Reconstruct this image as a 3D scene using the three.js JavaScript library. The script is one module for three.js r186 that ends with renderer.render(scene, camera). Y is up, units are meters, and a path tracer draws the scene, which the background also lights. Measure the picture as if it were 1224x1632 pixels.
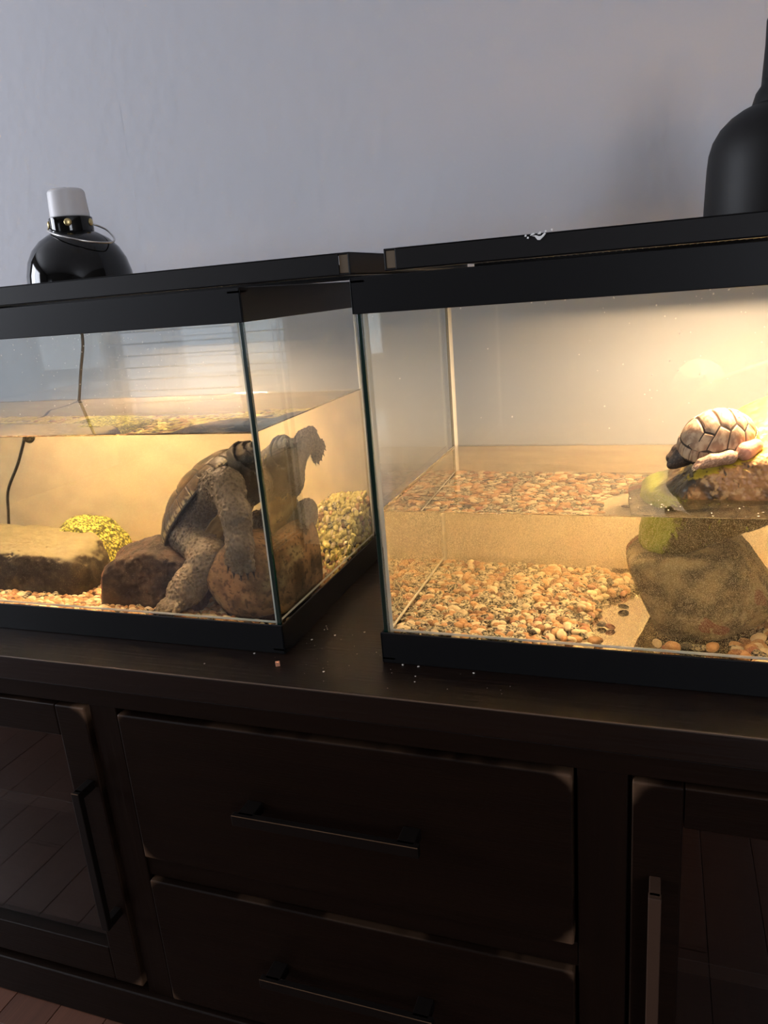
import * as THREE from 'three';
import { RoundedBoxGeometry } from 'three/addons/geometries/RoundedBoxGeometry.js';
import { mergeGeometries, mergeVertices } from 'three/addons/utils/BufferGeometryUtils.js';
import { RectAreaLightUniformsLib } from 'three/addons/lights/RectAreaLightUniformsLib.js';

/* ---------- camera, sky, light, exposure (y = 0 is the cabinet top, the floor lies at -0.598) ---------- */
const scene = new THREE.Scene();
const camera = new THREE.PerspectiveCamera(67.84, 1224 / 1632, 0.05, 50);
{
  const m = new THREE.Matrix4().makeBasis(new THREE.Vector3(0.94188, -0.07839, -0.32666), new THREE.Vector3(-0.0212, 0.95659, -0.29068), new THREE.Vector3(0.33527, 0.28071, 0.89933));
  camera.quaternion.setFromRotationMatrix(m);
  camera.position.set(0.8798, 0.4166, 1.2747);
}
scene.add(camera);
scene.background = new THREE.Color(0.5, 0.58, 0.75).multiplyScalar(1 / 24);
RectAreaLightUniformsLib.init();
const renderer = new THREE.WebGLRenderer();
renderer.toneMapping = THREE.LinearToneMapping;
const EXPOSURE = 24;                     // a short, sensitive exposure: every light below is given as it looks in the picture and divided by it
renderer.toneMappingExposure = EXPOSURE;
renderer.shadowMap.enabled = true;
const DAY = new THREE.Color(0.86, 0.90, 1.0), DAY_POWER = [1.1, 9.5, 13.5].map((v) => v / EXPOSURE);          // overcast daylight in the window openings, the third added as fill
const WARM = new THREE.Color(1.0, 0.645, 0.37), LAMP_LEFT = 600 / EXPOSURE, LAMP_RIGHT = 430 / EXPOSURE;   // the two dome lamps

/* ---------- helpers ---------- */
const V = (x, y, z) => new THREE.Vector3(x, y, z);
const used = new Map();
function numbered(name) { const n = used.get(name) ?? 0; used.set(name, n + 1); return n ? name + '_' + String(n).padStart(3, '0') : name; }
function tag(o, label, category, group, kind) {
  if (label) o.userData.label = label;
  if (category) o.userData.category = category;
  if (group) o.userData.group = group;
  if (kind) o.userData.kind = kind;
  return o;
}
function thing(name, label, category, pos = [0, 0, 0], group, kind) {
  const g = new THREE.Group(); g.name = numbered(name); g.position.set(...pos); scene.add(g);
  return tag(g, label, category, group, kind);
}
function mesh(name, geo, mat, parent = scene, pos) {
  const m = new THREE.Mesh(geo, mat); m.name = parent === scene ? numbered(name) : name;
  if (pos) m.position.set(...pos);
  m.castShadow = m.receiveShadow = true;
  parent.add(m); return m;
}
const structure = (name, geo, mat, pos, parent = scene) => { const m = mesh(name, geo, mat, parent, pos); m.userData.kind = 'structure'; return m; };
let seed = 7;
const rnd = () => { seed = (seed + 0x6d2b79f5) | 0; let t = Math.imul(seed ^ (seed >>> 15), 1 | seed); t = (t + Math.imul(t ^ (t >>> 7), 61 | t)) ^ t; return ((t ^ (t >>> 14)) >>> 0) / 4294967296; };
const rr = (a, b) => a + (b - a) * rnd();
const clamp = (x, a = 0, b = 1) => Math.min(b, Math.max(a, x)), lerp = (a, b, t) => a + (b - a) * t;
const sstep = (a, b, x) => { const t = clamp((x - a) / (b - a)); return t * t * (3 - 2 * t); };
function hash(x, y, z) { let h = Math.imul(x, 374761393) ^ Math.imul(y, 668265263) ^ Math.imul(z, 2147483647 ^ 0x5bd1e995); h = Math.imul(h ^ (h >>> 13), 1274126177); return ((h ^ (h >>> 16)) >>> 0) / 4294967296; }
function noise(x, y, z) {
  const X = Math.floor(x), Y = Math.floor(y), Z = Math.floor(z), s = (t) => t * t * (3 - 2 * t), u = s(x - X), v = s(y - Y), w = s(z - Z);
  const l = (a, b, t) => a + (b - a) * t, h = (i, j, k) => hash(X + i, Y + j, Z + k);
  return l(l(l(h(0, 0, 0), h(1, 0, 0), u), l(h(0, 1, 0), h(1, 1, 0), u), v), l(l(h(0, 0, 1), h(1, 0, 1), u), l(h(0, 1, 1), h(1, 1, 1), u), v), w);
}
const fbm = (x, y, z, o = 4) => { let s = 0, a = 0.5, n = 0; for (let i = 0; i < o; i++) { s += a * noise(x, y, z); n += a; a *= 0.5; x *= 2.03; y *= 2.03; z *= 2.03; } return s / n; };
function cells(x, y, z) {           // distance to the nearest and to the second nearest feature point
  const X = Math.floor(x), Y = Math.floor(y), Z = Math.floor(z); let a = 9, b = 9;
  for (let i = -1; i < 2; i++) for (let j = -1; j < 2; j++) for (let k = -1; k < 2; k++) {
    const px = X + i + hash(X + i, Y + j, Z + k), py = Y + j + hash(X + i + 57, Y + j, Z + k), pz = Z + k + hash(X + i, Y + j + 91, Z + k);
    const d = Math.hypot(px - x, py - y, pz - z); if (d < a) { b = a; a = d; } else if (d < b) b = d;
  }
  return [a, b];
}
const toS = (c) => Math.round(255 * clamp(c <= 0.0031308 ? c * 12.92 : 1.055 * Math.pow(c, 1 / 2.4) - 0.055));
function colorTex(w, h, fn, repeat = true) {
  const d = new Uint8Array(w * h * 4);
  for (let j = 0; j < h; j++) for (let i = 0; i < w; i++) { const c = fn((i + 0.5) / w, (j + 0.5) / h), o = (j * w + i) * 4; d[o] = toS(c[0]); d[o + 1] = toS(c[1]); d[o + 2] = toS(c[2]); d[o + 3] = 255; }
  const t = new THREE.DataTexture(d, w, h); t.colorSpace = THREE.SRGBColorSpace; t.magFilter = THREE.LinearFilter; t.needsUpdate = true;
  if (repeat) t.wrapS = t.wrapT = THREE.RepeatWrapping; return t;
}
function grayTex(w, h, fn) {
  const d = new Uint8Array(w * h * 4);
  for (let j = 0; j < h; j++) for (let i = 0; i < w; i++) { const c = Math.round(255 * clamp(fn((i + 0.5) / w, (j + 0.5) / h))), o = (j * w + i) * 4; d[o] = d[o + 1] = d[o + 2] = c; d[o + 3] = 255; }
  const t = new THREE.DataTexture(d, w, h); t.magFilter = THREE.LinearFilter; t.wrapS = t.wrapT = THREE.RepeatWrapping; t.needsUpdate = true; return t;
}
const std = (o) => new THREE.MeshStandardMaterial(o), phys = (o) => new THREE.MeshPhysicalMaterial(o);
const rgb = (r, g, b) => new THREE.Color().setRGB(r, g, b);
function box(w, h, d, x = 0, y = 0, z = 0) { return new THREE.BoxGeometry(w, h, d).translate(x, y, z); }
function rbox(w, h, d, r = 0.002, x = 0, y = 0, z = 0, seg = 2) { return new RoundedBoxGeometry(w, h, d, seg, Math.min(r, w / 2.01, h / 2.01, d / 2.01)).translate(x, y, z); }
// box given by its limits
const span = (x0, x1, y0, y1, z0, z1, r = 0.0015) => rbox(x1 - x0, y1 - y0, z1 - z0, r, (x0 + x1) / 2, (y0 + y1) / 2, (z0 + z1) / 2);
// uv in metres from the dominant normal; along: the axis the grain (u) follows
function uvMetres(g, along = 0, off = 0) {
  const p = g.attributes.position, n = g.attributes.normal, uv = new Float32Array(p.count * 2);
  for (let i = 0; i < p.count; i++) {
    const P = [p.getX(i), p.getY(i), p.getZ(i)], N = [Math.abs(n.getX(i)), Math.abs(n.getY(i)), Math.abs(n.getZ(i))];
    const k = N.indexOf(Math.max(...N)), ax = [0, 1, 2].filter((a) => a !== k);
    let a = ax.includes(along) ? along : ax[0], b = ax.find((q) => q !== a);
    uv[2 * i] = P[a] + off; uv[2 * i + 1] = P[b] + off * 1.7;
  }
  g.setAttribute('uv', new THREE.BufferAttribute(uv, 2)); return g;
}
function uvFront(g, x0, x1, y0, y1) {
  const p = g.attributes.position, uv = new Float32Array(p.count * 2);
  for (let i = 0; i < p.count; i++) { uv[2 * i] = clamp((p.getX(i) - x0) / (x1 - x0), 0.002, 0.998); uv[2 * i + 1] = clamp((p.getY(i) - y0) / (y1 - y0), 0.002, 0.998); }
  g.setAttribute('uv', new THREE.BufferAttribute(uv, 2)); return g;
}
const tube = (pts, r, seg = 48, rad = 8) => new THREE.TubeGeometry(new THREE.CatmullRomCurve3(pts), seg, r, rad, false);
const lathe = (pts, seg = 64) => new THREE.LatheGeometry(pts.map(([r, y]) => new THREE.Vector2(r, y)), seg);

/* ---------- materials ---------- */
const grain = (u, v) => 0.55 * fbm(u * 6, v * 90, 3, 4) + 0.45 * fbm(u * 18, v * 320, 9, 3);
const darkWood = (u, v) => { const g = grain(u, v), k = 0.65 + 0.7 * g; return [0.0075 * k, 0.0034 * k, 0.0018 * k]; };
const woodMap = colorTex(1024, 1024, (u, v) => { const a = darkWood(u, v), b = darkWood(u + 1, v), t = sstep(0.85, 1, u); return a.map((x, i) => lerp(x, b[i], 0 * t)); });
const woodBump = grayTex(1024, 1024, (u, v) => fbm(u * 14, v * 300, 5, 3));
const wood = phys({ map: woodMap, roughness: 0.45, specularIntensity: 0.2, bumpMap: woodBump, bumpScale: 0.00025 });
const woodTop = phys({ map: woodMap, roughness: 0.36, specularIntensity: 0.7, bumpMap: woodBump, bumpScale: 0.0004 });
const blackPlastic = phys({ color: rgb(0.0045, 0.0043, 0.0045), roughness: 0.42, specularIntensity: 0.5 });
const blackLid = phys({ color: rgb(0.007, 0.0062, 0.006), roughness: 0.5, specularIntensity: 0.5 });
const bareLid = std({ color: rgb(0.12, 0.085, 0.05), roughness: 0.7 });
const glass = phys({ color: rgb(0.97, 0.985, 0.975), roughness: 0, transmission: 1, thickness: 0, ior: 1.5, specularIntensity: 1 });
const glassEdge = phys({ color: rgb(0.001, 0.016, 0.011), roughness: 0.12, clearcoat: 1, clearcoatRoughness: 0.05 });
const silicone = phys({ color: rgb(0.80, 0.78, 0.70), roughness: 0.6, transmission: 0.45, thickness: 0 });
const darkHandle = phys({ vertexColors: true, roughness: 0.38, specularIntensity: 0.3 });
const waterLeft = phys({ color: rgb(1, 1, 1), roughness: 0, transmission: 1, thickness: 0.3, ior: 1.33, attenuationColor: rgb(0.97, 0.92, 0.78), attenuationDistance: 0.35 });
const waterRight = phys({ color: rgb(1, 1, 1), roughness: 0, transmission: 1, thickness: 0.3, ior: 1.33, attenuationColor: rgb(0.96, 0.90, 0.70), attenuationDistance: 0.35 });
const vcol = (o = {}) => std({ vertexColors: true, roughness: 0.85, ...o });

/* ---------- the room ---------- */
const FLOOR = -0.598, CEIL = 1.85, WZ = 0.045, FZ = 4.0, LXW = -2.6, RXW = 3.4;
const paintBump = grayTex(512, 512, (u, v) => fbm(u * 60, v * 60, 2, 3));
const paint = std({ color: rgb(0.47, 0.472, 0.50), roughness: 0.75, bumpMap: paintBump, bumpScale: 0.0006 });
const tanPaint = std({ color: rgb(0.12, 0.105, 0.09), roughness: 0.8, bumpMap: paintBump, bumpScale: 0.0006 });   // the other walls of the dim room
structure('wall_back', uvMetres(span(LXW, RXW, FLOOR, CEIL, WZ - 0.12, WZ, 0.001)), paint);
const SIDE = [0.45, 2.15, 0.1, 1.5];   // z and y limits of an unseen window added in the left wall to soften lamp shadows
structure('wall_left', mergeGeometries([[WZ - 0.12, SIDE[0], FLOOR, CEIL], [SIDE[1], FZ + 0.12, FLOOR, CEIL], [SIDE[0], SIDE[1], FLOOR, SIDE[2]], [SIDE[0], SIDE[1], SIDE[3], CEIL]].map(([a, b, c, d]) => uvMetres(span(LXW - 0.12, LXW, c, d, a, b, 0.001)))), tanPaint);
structure('wall_right', uvMetres(span(RXW, RXW + 0.12, FLOOR, CEIL, WZ - 0.12, FZ + 0.12, 0.001)), tanPaint);
structure('ceiling', uvMetres(span(LXW - 0.12, RXW + 0.12, CEIL, CEIL + 0.12, WZ - 0.12, FZ + 0.12, 0.001)), std({ color: rgb(0.68, 0.68, 0.68), roughness: 0.9 }));
// front wall with two window openings, behind the camera
const WIN = [[-2.5, -1.56, -0.35, 1.45], [2.02, 3.25, -0.05, 1.5]];
{
  const parts = [span(LXW, WIN[0][0], FLOOR, CEIL, FZ, FZ + 0.12), span(WIN[0][1], WIN[1][0], FLOOR, CEIL, FZ, FZ + 0.12), span(WIN[1][1], RXW, FLOOR, CEIL, FZ, FZ + 0.12)];
  for (const [x0, x1, y0, y1] of WIN) parts.push(span(x0, x1, FLOOR, y0, FZ, FZ + 0.12), span(x0, x1, y1, CEIL, FZ, FZ + 0.12));
  structure('wall_front', mergeGeometries(parts.map((g) => uvMetres(g))), tanPaint);
}
const whitePaint = std({ color: rgb(0.75, 0.75, 0.75), roughness: 0.5 });
WIN.forEach(([x0, x1, y0, y1], i) => {
  const f = [span(x0, x1, y0, y0 + 0.05, FZ + 0.03, FZ + 0.09), span(x0, x1, y1 - 0.05, y1, FZ + 0.03, FZ + 0.09), span(x0, x0 + 0.05, y0, y1, FZ + 0.03, FZ + 0.09), span(x1 - 0.05, x1, y0, y1, FZ + 0.03, FZ + 0.09), span(x0, x1, (y0 + y1) / 2 - 0.02, (y0 + y1) / 2 + 0.02, FZ + 0.03, FZ + 0.09)];
  const w = structure('window_' + (i + 1), mergeGeometries(f), whitePaint);
  mesh('window_pane', span(x0 + 0.04, x1 - 0.04, y0 + 0.04, y1 - 0.04, FZ + 0.055, FZ + 0.06), glass, w);
  const L = new THREE.RectAreaLight(DAY, DAY_POWER[i], x1 - x0 - 0.1, y1 - y0 - 0.1);
  L.name = 'daylight_' + (i + 1); L.position.set((x0 + x1) / 2, (y0 + y1) / 2, FZ + 0.05); scene.add(L);
});
{
  const [z0, z1, y0, y1] = SIDE, X = LXW - 0.09, X1 = LXW - 0.03;
  const w = structure('window_3', mergeGeometries([span(X, X1, y0, y0 + 0.05, z0, z1), span(X, X1, y1 - 0.05, y1, z0, z1), span(X, X1, y0, y1, z0, z0 + 0.05), span(X, X1, y0, y1, z1 - 0.05, z1), span(X, X1, y0, y1, (z0 + z1) / 2 - 0.02, (z0 + z1) / 2 + 0.02)]), whitePaint);
  mesh('window_pane', span(LXW - 0.06, LXW - 0.055, y0 + 0.04, y1 - 0.04, z0 + 0.04, z1 - 0.04), glass, w);
  const L = new THREE.RectAreaLight(DAY, DAY_POWER[2], z1 - z0 - 0.1, y1 - y0 - 0.1);  // fill light added behind the invented window to even out the back wall
  L.name = 'daylight_3'; L.rotation.y = -Math.PI / 2; L.position.set(LXW - 0.05, (y0 + y1) / 2, (z0 + z1) / 2); scene.add(L);
}
{
  const [x0, x1, y0, y1] = WIN[0], b = thing('window_blind', 'white horizontal slat blind hanging open in the window behind the camera', 'blind');
  mesh('head_rail', span(x0, x1, y1 - 0.01, y1 + 0.04, FZ - 0.05, FZ - 0.005), whitePaint, b);
  const s = rbox(x1 - x0, 0.003, 0.046, 0.001);
  for (let y = y1 - 0.05; y > y0; y -= 0.075) { const m = mesh('slat', s, whitePaint, b, [(x0 + x1) / 2, y, FZ - 0.03]); m.rotation.x = 0.25; }
}
// wooden floor: planks run away from the cabinet
{
  const planks = [0, 1, 2].map((k) => colorTex(256, 512, (u, v) => { const g = 0.5 * fbm(u * 22, v * 5, 11 * k, 4) + 0.5 * fbm(u * 90, v * 9, 5 + k, 3), q = 0.6 + 0.8 * g + 0.12 * k; return [0.088 * q, 0.034 * q, 0.019 * q]; }));
  const mats = planks.map((map) => std({ map, roughness: 0.38 }));
  const fl = structure('floor', box(RXW - LXW + 0.24, 0.08, FZ - WZ + 0.36, (LXW + RXW) / 2, FLOOR - 0.052, (WZ + FZ) / 2), std({ color: rgb(0.02, 0.01, 0.006), roughness: 0.8 }));
  const W = 0.085, plank = rbox(W - 0.0012, 0.012, 1.15, 0.0008), rest = [[], [], []];
  let k = 0;
  for (let x = LXW + W / 2; x < RXW; x += W) for (let z0 = WZ - (k * 0.37) % 1.15, j = 0; z0 < FZ; z0 += 1.152, j++, k++) {
    const zc = z0 + 0.575; if (zc - 0.575 < WZ - 1 || zc - 0.5 > FZ) continue;
    if (x > -0.6 && x < 2.0 && zc < 2.6) mesh('plank', plank, mats[k % 3], fl, [x + 0.001, FLOOR - 0.006, zc]);
    else rest[k % 3].push(plank.clone().translate(x, FLOOR - 0.006, zc));
  }
  rest.forEach((g, i) => { const m = mesh('plank_field', mergeGeometries(g), mats[i], fl); m.userData.kind = 'stuff'; });
}

/* ---------- the sideboard ---------- */
const CZ = 0.6032, FACE = 0.597;
const CAB = thing('sideboard', 'long dark espresso wood sideboard with two drawers between glass doors', 'sideboard');
{
  const X0 = -0.38, X1 = 1.44, BK = 0.135;
  const part = (name, parts, mat = wood, along = 0) => mesh(name, mergeGeometries(parts.map((g, i) => uvMetres(g, along, i * 0.37))), mat, CAB);
  const top = part('cabinet_top', [span(X0 - 0.01, X1 + 0.01, -0.034, 0, BK, CZ, 0.0025)], woodTop);
  top.userData.label = 'dark wood top with a rubbed front edge';
  mesh('worn_edge', span(X0, X1, -0.0016, 0.0002, CZ - 0.0016, CZ + 0.0002, 0.0006), std({ color: rgb(0.075, 0.045, 0.027), roughness: 0.5 }), CAB).userData.label = 'rubbed paler front edge of the top';
  part('apron', [span(X0, X1, -0.0585, -0.0342, FACE - 0.02, CZ - 0.0025)]);
  part('stile', [span(0.2065, 0.2478, -0.528, -0.0587, FACE - 0.02, FACE + 0.001)], wood, 1);
  part('stile', [span(0.8112, 0.8605, -0.528, -0.0587, FACE - 0.02, FACE + 0.001)], wood, 1);
  part('stile', [span(X0, -0.322, -0.528, -0.0587, FACE - 0.02, FACE + 0.001)], wood, 1);
  part('stile', [span(1.389, X1, -0.528, -0.0587, FACE - 0.02, FACE + 0.001)], wood, 1);
  part('rail', [span(0.248, 0.811, -0.3155, -0.2835, FACE - 0.022, FACE - 0.002)]);
  part('plinth', [span(X0 - 0.006, X1 + 0.006, FLOOR, -0.5285, FACE - 0.03, CZ + 0.003, 0.003)]);
  part('side_panel', [span(X0, X0 + 0.02, FLOOR, -0.0345, BK, FACE - 0.021)], wood, 1);
  part('side_panel', [span(X1 - 0.02, X1, FLOOR, -0.0345, BK, FACE - 0.021)], wood, 1);
  part('divider', [span(0.218, 0.236, -0.51, -0.0345, BK + 0.012, FACE - 0.021)], wood, 1);
  part('divider', [span(0.826, 0.844, -0.51, -0.0345, BK + 0.012, FACE - 0.021)], wood, 1);
  part('bottom_panel', [span(X0 + 0.02, X1 - 0.02, -0.528, -0.51, BK + 0.012, FACE - 0.021)]);
  part('back_panel', [span(X0 + 0.02, X1 - 0.02, -0.528, -0.0345, BK, BK + 0.011)]);
  part('shelf', [span(X0 + 0.021, 0.217, -0.292, -0.272, BK + 0.012, 0.54)]);
  part('shelf', [span(0.845, X1 - 0.021, -0.372, -0.352, BK + 0.012, 0.52)]);
  // fronts: rubbed pale along the edges and in the corners
  const wornFront = (w, h, corners) => {
    const s = 1.7 / 1024, W = 1024, H = Math.round(1024 * h / w);
    const t = colorTex(W, H, (u, v) => {
      const x = u * w, y = v * h, c = darkWood(x + w, y + h * 3.1), n = fbm(x * 60, y * 60, 1, 4);
      const e = Math.min(x, w - x, y, h - y);
      let k = 0.20 * (1 - sstep(0.0004, 0.0016, e)) * sstep(0.35, 0.6, fbm(x * 25, y * 25, 8, 3));
      for (const [cx, cy, r, a] of corners) {
        const dx = Math.abs(x - cx * w), dy = Math.abs(y - cy * h), d = Math.pow(dx, 0.6) + Math.pow(dy, 0.6), R = Math.pow(r, 0.6);
        k = Math.max(k, 0.8 * a * (1 - sstep(0.55 * R, 1.1 * R, d + 0.25 * R * (n - 0.5))));
      }
      return [lerp(c[0], 0.15, k), lerp(c[1], 0.084, k), lerp(c[2], 0.048, k)];
    }, false);
    return phys({ map: t, roughness: 0.42, specularIntensity: 0.2, bumpMap: woodBump, bumpScale: 0.0002 });
  };
  function drawer(x0, x1, y0, y1, corners) {
    const d = mesh('drawer', uvFront(rbox(x1 - x0, y1 - y0, 0.022, 0.003, (x0 + x1) / 2, (y0 + y1) / 2, FACE - 0.005, 3), x0, x1, y0, y1), wornFront(x1 - x0, y1 - y0, corners), CAB);
    return d;
  }
  const barHandle = (parent, x0, x1, y0, y1, vertical) => {
    const zb = FACE + 0.006, zf = CZ + 0.031, g = [];
    if (vertical) g.push(rbox(x1 - x0, y1 - y0, 0.009, 0.0012, (x0 + x1) / 2, (y0 + y1) / 2, zf - 0.0045), rbox(0.011, 0.012, zf - zb - 0.004, 0.001, (x0 + x1) / 2, y1 - 0.006, (zf + zb) / 2 - 0.002), rbox(0.011, 0.012, zf - zb - 0.004, 0.001, (x0 + x1) / 2, y0 + 0.006, (zf + zb) / 2 - 0.002));
    else g.push(rbox(x1 - x0, y1 - y0, 0.009, 0.0012, (x0 + x1) / 2, (y0 + y1) / 2, zf - 0.0045), rbox(0.02, y1 - y0, zf - zb - 0.004, 0.001, x0 + 0.016, (y0 + y1) / 2, (zf + zb) / 2 - 0.002), rbox(0.02, y1 - y0, zf - zb - 0.004, 0.001, x1 - 0.016, (y0 + y1) / 2, (zf + zb) / 2 - 0.002));
    const dark = [0.006, 0.0042, 0.0034], worn = [0.10, 0.056, 0.03];
    g.forEach((q) => paintVerts(q, () => dark));
    const edge = vertical ? span(x0 + 0.0005, x1 - 0.0005, y1 - 0.0008, y1 + 0.0002, zf - 0.0009, zf + 0.0002, 0.0003) : span(x0 + 0.0005, x1 - 0.0005, y1 - 0.0006, y1 + 0.0002, zf - 0.0008, zf + 0.0002, 0.0003);
    g.push(paintVerts(edge, (x) => (fbm(x * 70, y1 * 90, 3, 3) > 0.36 ? worn : dark)));
    return mesh('handle', mergeGeometries(g), darkHandle, parent);
  };
  const d1 = drawer(0.2515, 0.8072, -0.2808, -0.066, [[0, 1, 0.02, 0.35], [1, 1, 0.03, 0.75], [0, 0, 0.035, 0.85], [1, 0, 0.035, 0.8]]);
  barHandle(d1, 0.4185, 0.6480, -0.1745, -0.1605, false);
  const d2 = drawer(0.2515, 0.8072, -0.5229, -0.318, [[0, 1, 0.022, 0.55], [1, 1, 0.02, 0.5], [0, 0, 0.03, 0.45], [1, 0, 0.02, 0.4]]);
  barHandle(d2, 0.4215, 0.6485, -0.4185, -0.4045, false);
  function door(x0, x1, hx, corners) {
    const y0 = -0.5156, y1 = -0.0635, z = FACE - 0.005, S = 0.0475, fm = wornFront(x1 - x0, y1 - y0, corners);
    const bars = [rbox(S, y1 - y0, 0.022, 0.0025, x0 + S / 2, (y0 + y1) / 2, z, 3), rbox(S, y1 - y0, 0.022, 0.0025, x1 - S / 2, (y0 + y1) / 2, z, 3),
      rbox(x1 - x0 - 2 * S - 0.001, 0.046, 0.021, 0.002, (x0 + x1) / 2, y1 - 0.023, z), rbox(x1 - x0 - 2 * S - 0.001, 0.058, 0.021, 0.002, (x0 + x1) / 2, y0 + 0.029, z)];
    const d = mesh('door', mergeGeometries(bars.map((g) => uvFront(g, x0, x1, y0, y1))), fm, CAB);
    mesh('glass_pane', span(x0 + S - 0.006, x1 - S + 0.006, y0 + 0.05, y1 - 0.04, z - 0.004, z, 0.0005), glass, d);
    const h = barHandle(d, hx, hx + 0.0122, -0.3885, -0.1705, true);
    return [d, h];
  }
  door(-0.318, 0.2022, 0.1825, [[1, 1, 0.03, 0.95], [1, 0, 0.03, 0.7], [0, 1, 0.02, 0.5], [0, 0, 0.02, 0.5]]);
  const [, h] = door(0.8645, 1.385, 0.8815, [[0, 1, 0.035, 0.7], [0, 0, 0.03, 0.6], [1, 1, 0.02, 0.5], [1, 0, 0.02, 0.5]]);
  h.material = std({ color: rgb(0.05, 0.025, 0.014), roughness: 0.45 });
}

/* ---------- the two aquariums ---------- */
const TH = 0.43, RT = 0.0363, RB = 0.0378, G = 0.006;
function aquarium(x0, x1, z0, z1, label) {
  const t = thing('aquarium', label, 'aquarium', [(x0 + x1) / 2, 0, (z0 + z1) / 2]), w = (x1 - x0) / 2, d = (z1 - z0) / 2;
  const ring = (y0, y1, inner) => {
    const T = 0.0026, g = [span(-w, w, y0, y1, d - T, d, 0.0009), span(-w, w, y0, y1, -d, -d + T, 0.0009), span(w - T, w, y0, y1, -d, d, 0.0009), span(-w, -w + T, y0, y1, -d, d, 0.0009)];
    const L = 0.016, [a, b] = inner;
    g.push(span(-w, w, a, b, d - L, d - 0.001, 0.0005), span(-w, w, a, b, -d + 0.001, -d + L, 0.0005), span(w - L, w - 0.001, a, b, -d, d, 0.0005), span(-w + 0.001, -w + L, a, b, -d, d, 0.0005));
    return mergeGeometries(g);
  };
  mesh('top_frame', ring(TH - RT, TH, [TH - 0.006, TH - 0.003]), blackPlastic, t);
  mesh('bottom_frame', ring(0, RB, [0.004, 0.007]), blackPlastic, t);
  const e = 0.003, W = w - e, D = d - e, y0 = 0.0145, y1 = TH - 0.0062;
  mesh('bottom_pane', span(-W, W, 0.0075, 0.0143, -D, D, 0.0005), std({ color: rgb(0.55, 0.47, 0.32), roughness: 0.7 }), t);
  const pane = (a, b, c, dd) => box(b - a, y1 - y0, dd - c, (a + b) / 2, (y0 + y1) / 2, (c + dd) / 2);
  mesh('front_pane', pane(-W + G, W - G, D - G, D), glass, t);
  mesh('back_pane', pane(-W + G, W - G, -D, -D + G), glass, t);
  mesh('side_pane', pane(W - G, W, -D + G, D - G), glass, t);
  mesh('side_pane', pane(-W, -W + G, -D + G, D - G), glass, t);
  mesh('edge_light_strip', mergeGeometries([span(-W + G + 0.002, W - G - 0.002, 0.0362, 0.0392, D - G - 0.0012, D - G - 0.0001, 0.0005), span(W - G - 0.0012, W - G - 0.0001, 0.0362, 0.0392, -D + G + 0.002, D - G - 0.002, 0.0005), span(-W + G + 0.0001, -W + G + 0.0012, 0.0362, 0.0392, -D + G + 0.002, D - G - 0.002, 0.0005)]), silicone, t);  // added pale strip imitating light carried along the lower glass edge
  for (const [sx, sz] of [[1, 1], [-1, 1], [1, -1], [-1, -1]]) {
    mesh('glass_edge', rbox(G * 0.8, y1 - y0, G * 0.8, 0.0006, sx * (W - G / 2), (y0 + y1) / 2, sz * (D - G / 2)), glassEdge, t);
    const s = new THREE.Shape(); s.moveTo(0, 0); s.lineTo(0.0042, 0); s.quadraticCurveTo(0.0012, 0.0012, 0, 0.0042); s.closePath();
    const g = new THREE.ExtrudeGeometry(s, { depth: y1 - y0, bevelEnabled: false, curveSegments: 5 }).rotateX(-Math.PI / 2);
    // corner fillet: local +x and -z legs point into the tank
    g.rotateY(sx > 0 ? (sz > 0 ? Math.PI / 2 : Math.PI) : (sz > 0 ? 0 : -Math.PI / 2));
    g.translate(sx * (W - G - 0.0002), y0, sz * (D - G - 0.0002));
    mesh('silicone_seam', g, silicone, t);
  }
  return t;
}
const LT = { x0: -0.30, x1: 0.46, z0: 0.169, z1: 0.5306, wl: 0.2706 }, RTK = { x0: 0.5843, x1: 1.344, z0: 0.166, z1: 0.5275, wl: 0.1804 };
const tankL = aquarium(LT.x0, LT.x1, LT.z0, LT.z1, 'left glass aquarium with black frame, more than half full, holding the large turtle');
const tankR = aquarium(RTK.x0, RTK.x1, RTK.z0, RTK.z1, 'right glass aquarium with black frame, low water and a small basking turtle');
const inner = (T) => { const e = 0.003 + G + 0.0003; return { x0: T.x0 + e, x1: T.x1 - e, z0: T.z0 + e, z1: T.z1 - e }; };
// water: a closed body whose rim creeps up the glass
function water(T, label, mat) {
  const b = inner(T), y0 = 0.0146, pos = [], idx = [], prof = [[0, 0.0024], [0.0006, 0.0013], [0.0014, 0.0006], [0.0028, 0.0001], [0.0045, 0]];
  const ringAt = (inset, y) => { const s = pos.length / 3; pos.push(b.x0 + inset, y, b.z0 + inset, b.x1 - inset, y, b.z0 + inset, b.x1 - inset, y, b.z1 - inset, b.x0 + inset, y, b.z1 - inset); return s; };
  const rings = [ringAt(0, y0), ...prof.map(([i, h]) => ringAt(i, T.wl + h))];
  for (let r = 0; r + 1 < rings.length; r++) for (let k = 0; k < 4; k++) { const a = rings[r] + k, c = rings[r] + (k + 1) % 4, e = rings[r + 1] + k, f = rings[r + 1] + (k + 1) % 4; idx.push(a, e, c, c, e, f); }
  const l = rings.at(-1), f = rings[0];
  idx.push(l, l + 3, l + 1, l + 1, l + 3, l + 2, f, f + 1, f + 3, f + 1, f + 2, f + 3);
  let g = new THREE.BufferGeometry(); g.setAttribute('position', new THREE.Float32BufferAttribute(pos, 3)); g.setIndex(idx); g = g.toNonIndexed(); g.computeVertexNormals();
  return tag(mesh('water', g, mat), label, 'water', null, 'stuff');
}
water(LT, 'clear amber water filling the left aquarium to above its middle', waterLeft);
water(RTK, 'cloudy amber water standing low in the right aquarium', waterRight);
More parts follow.
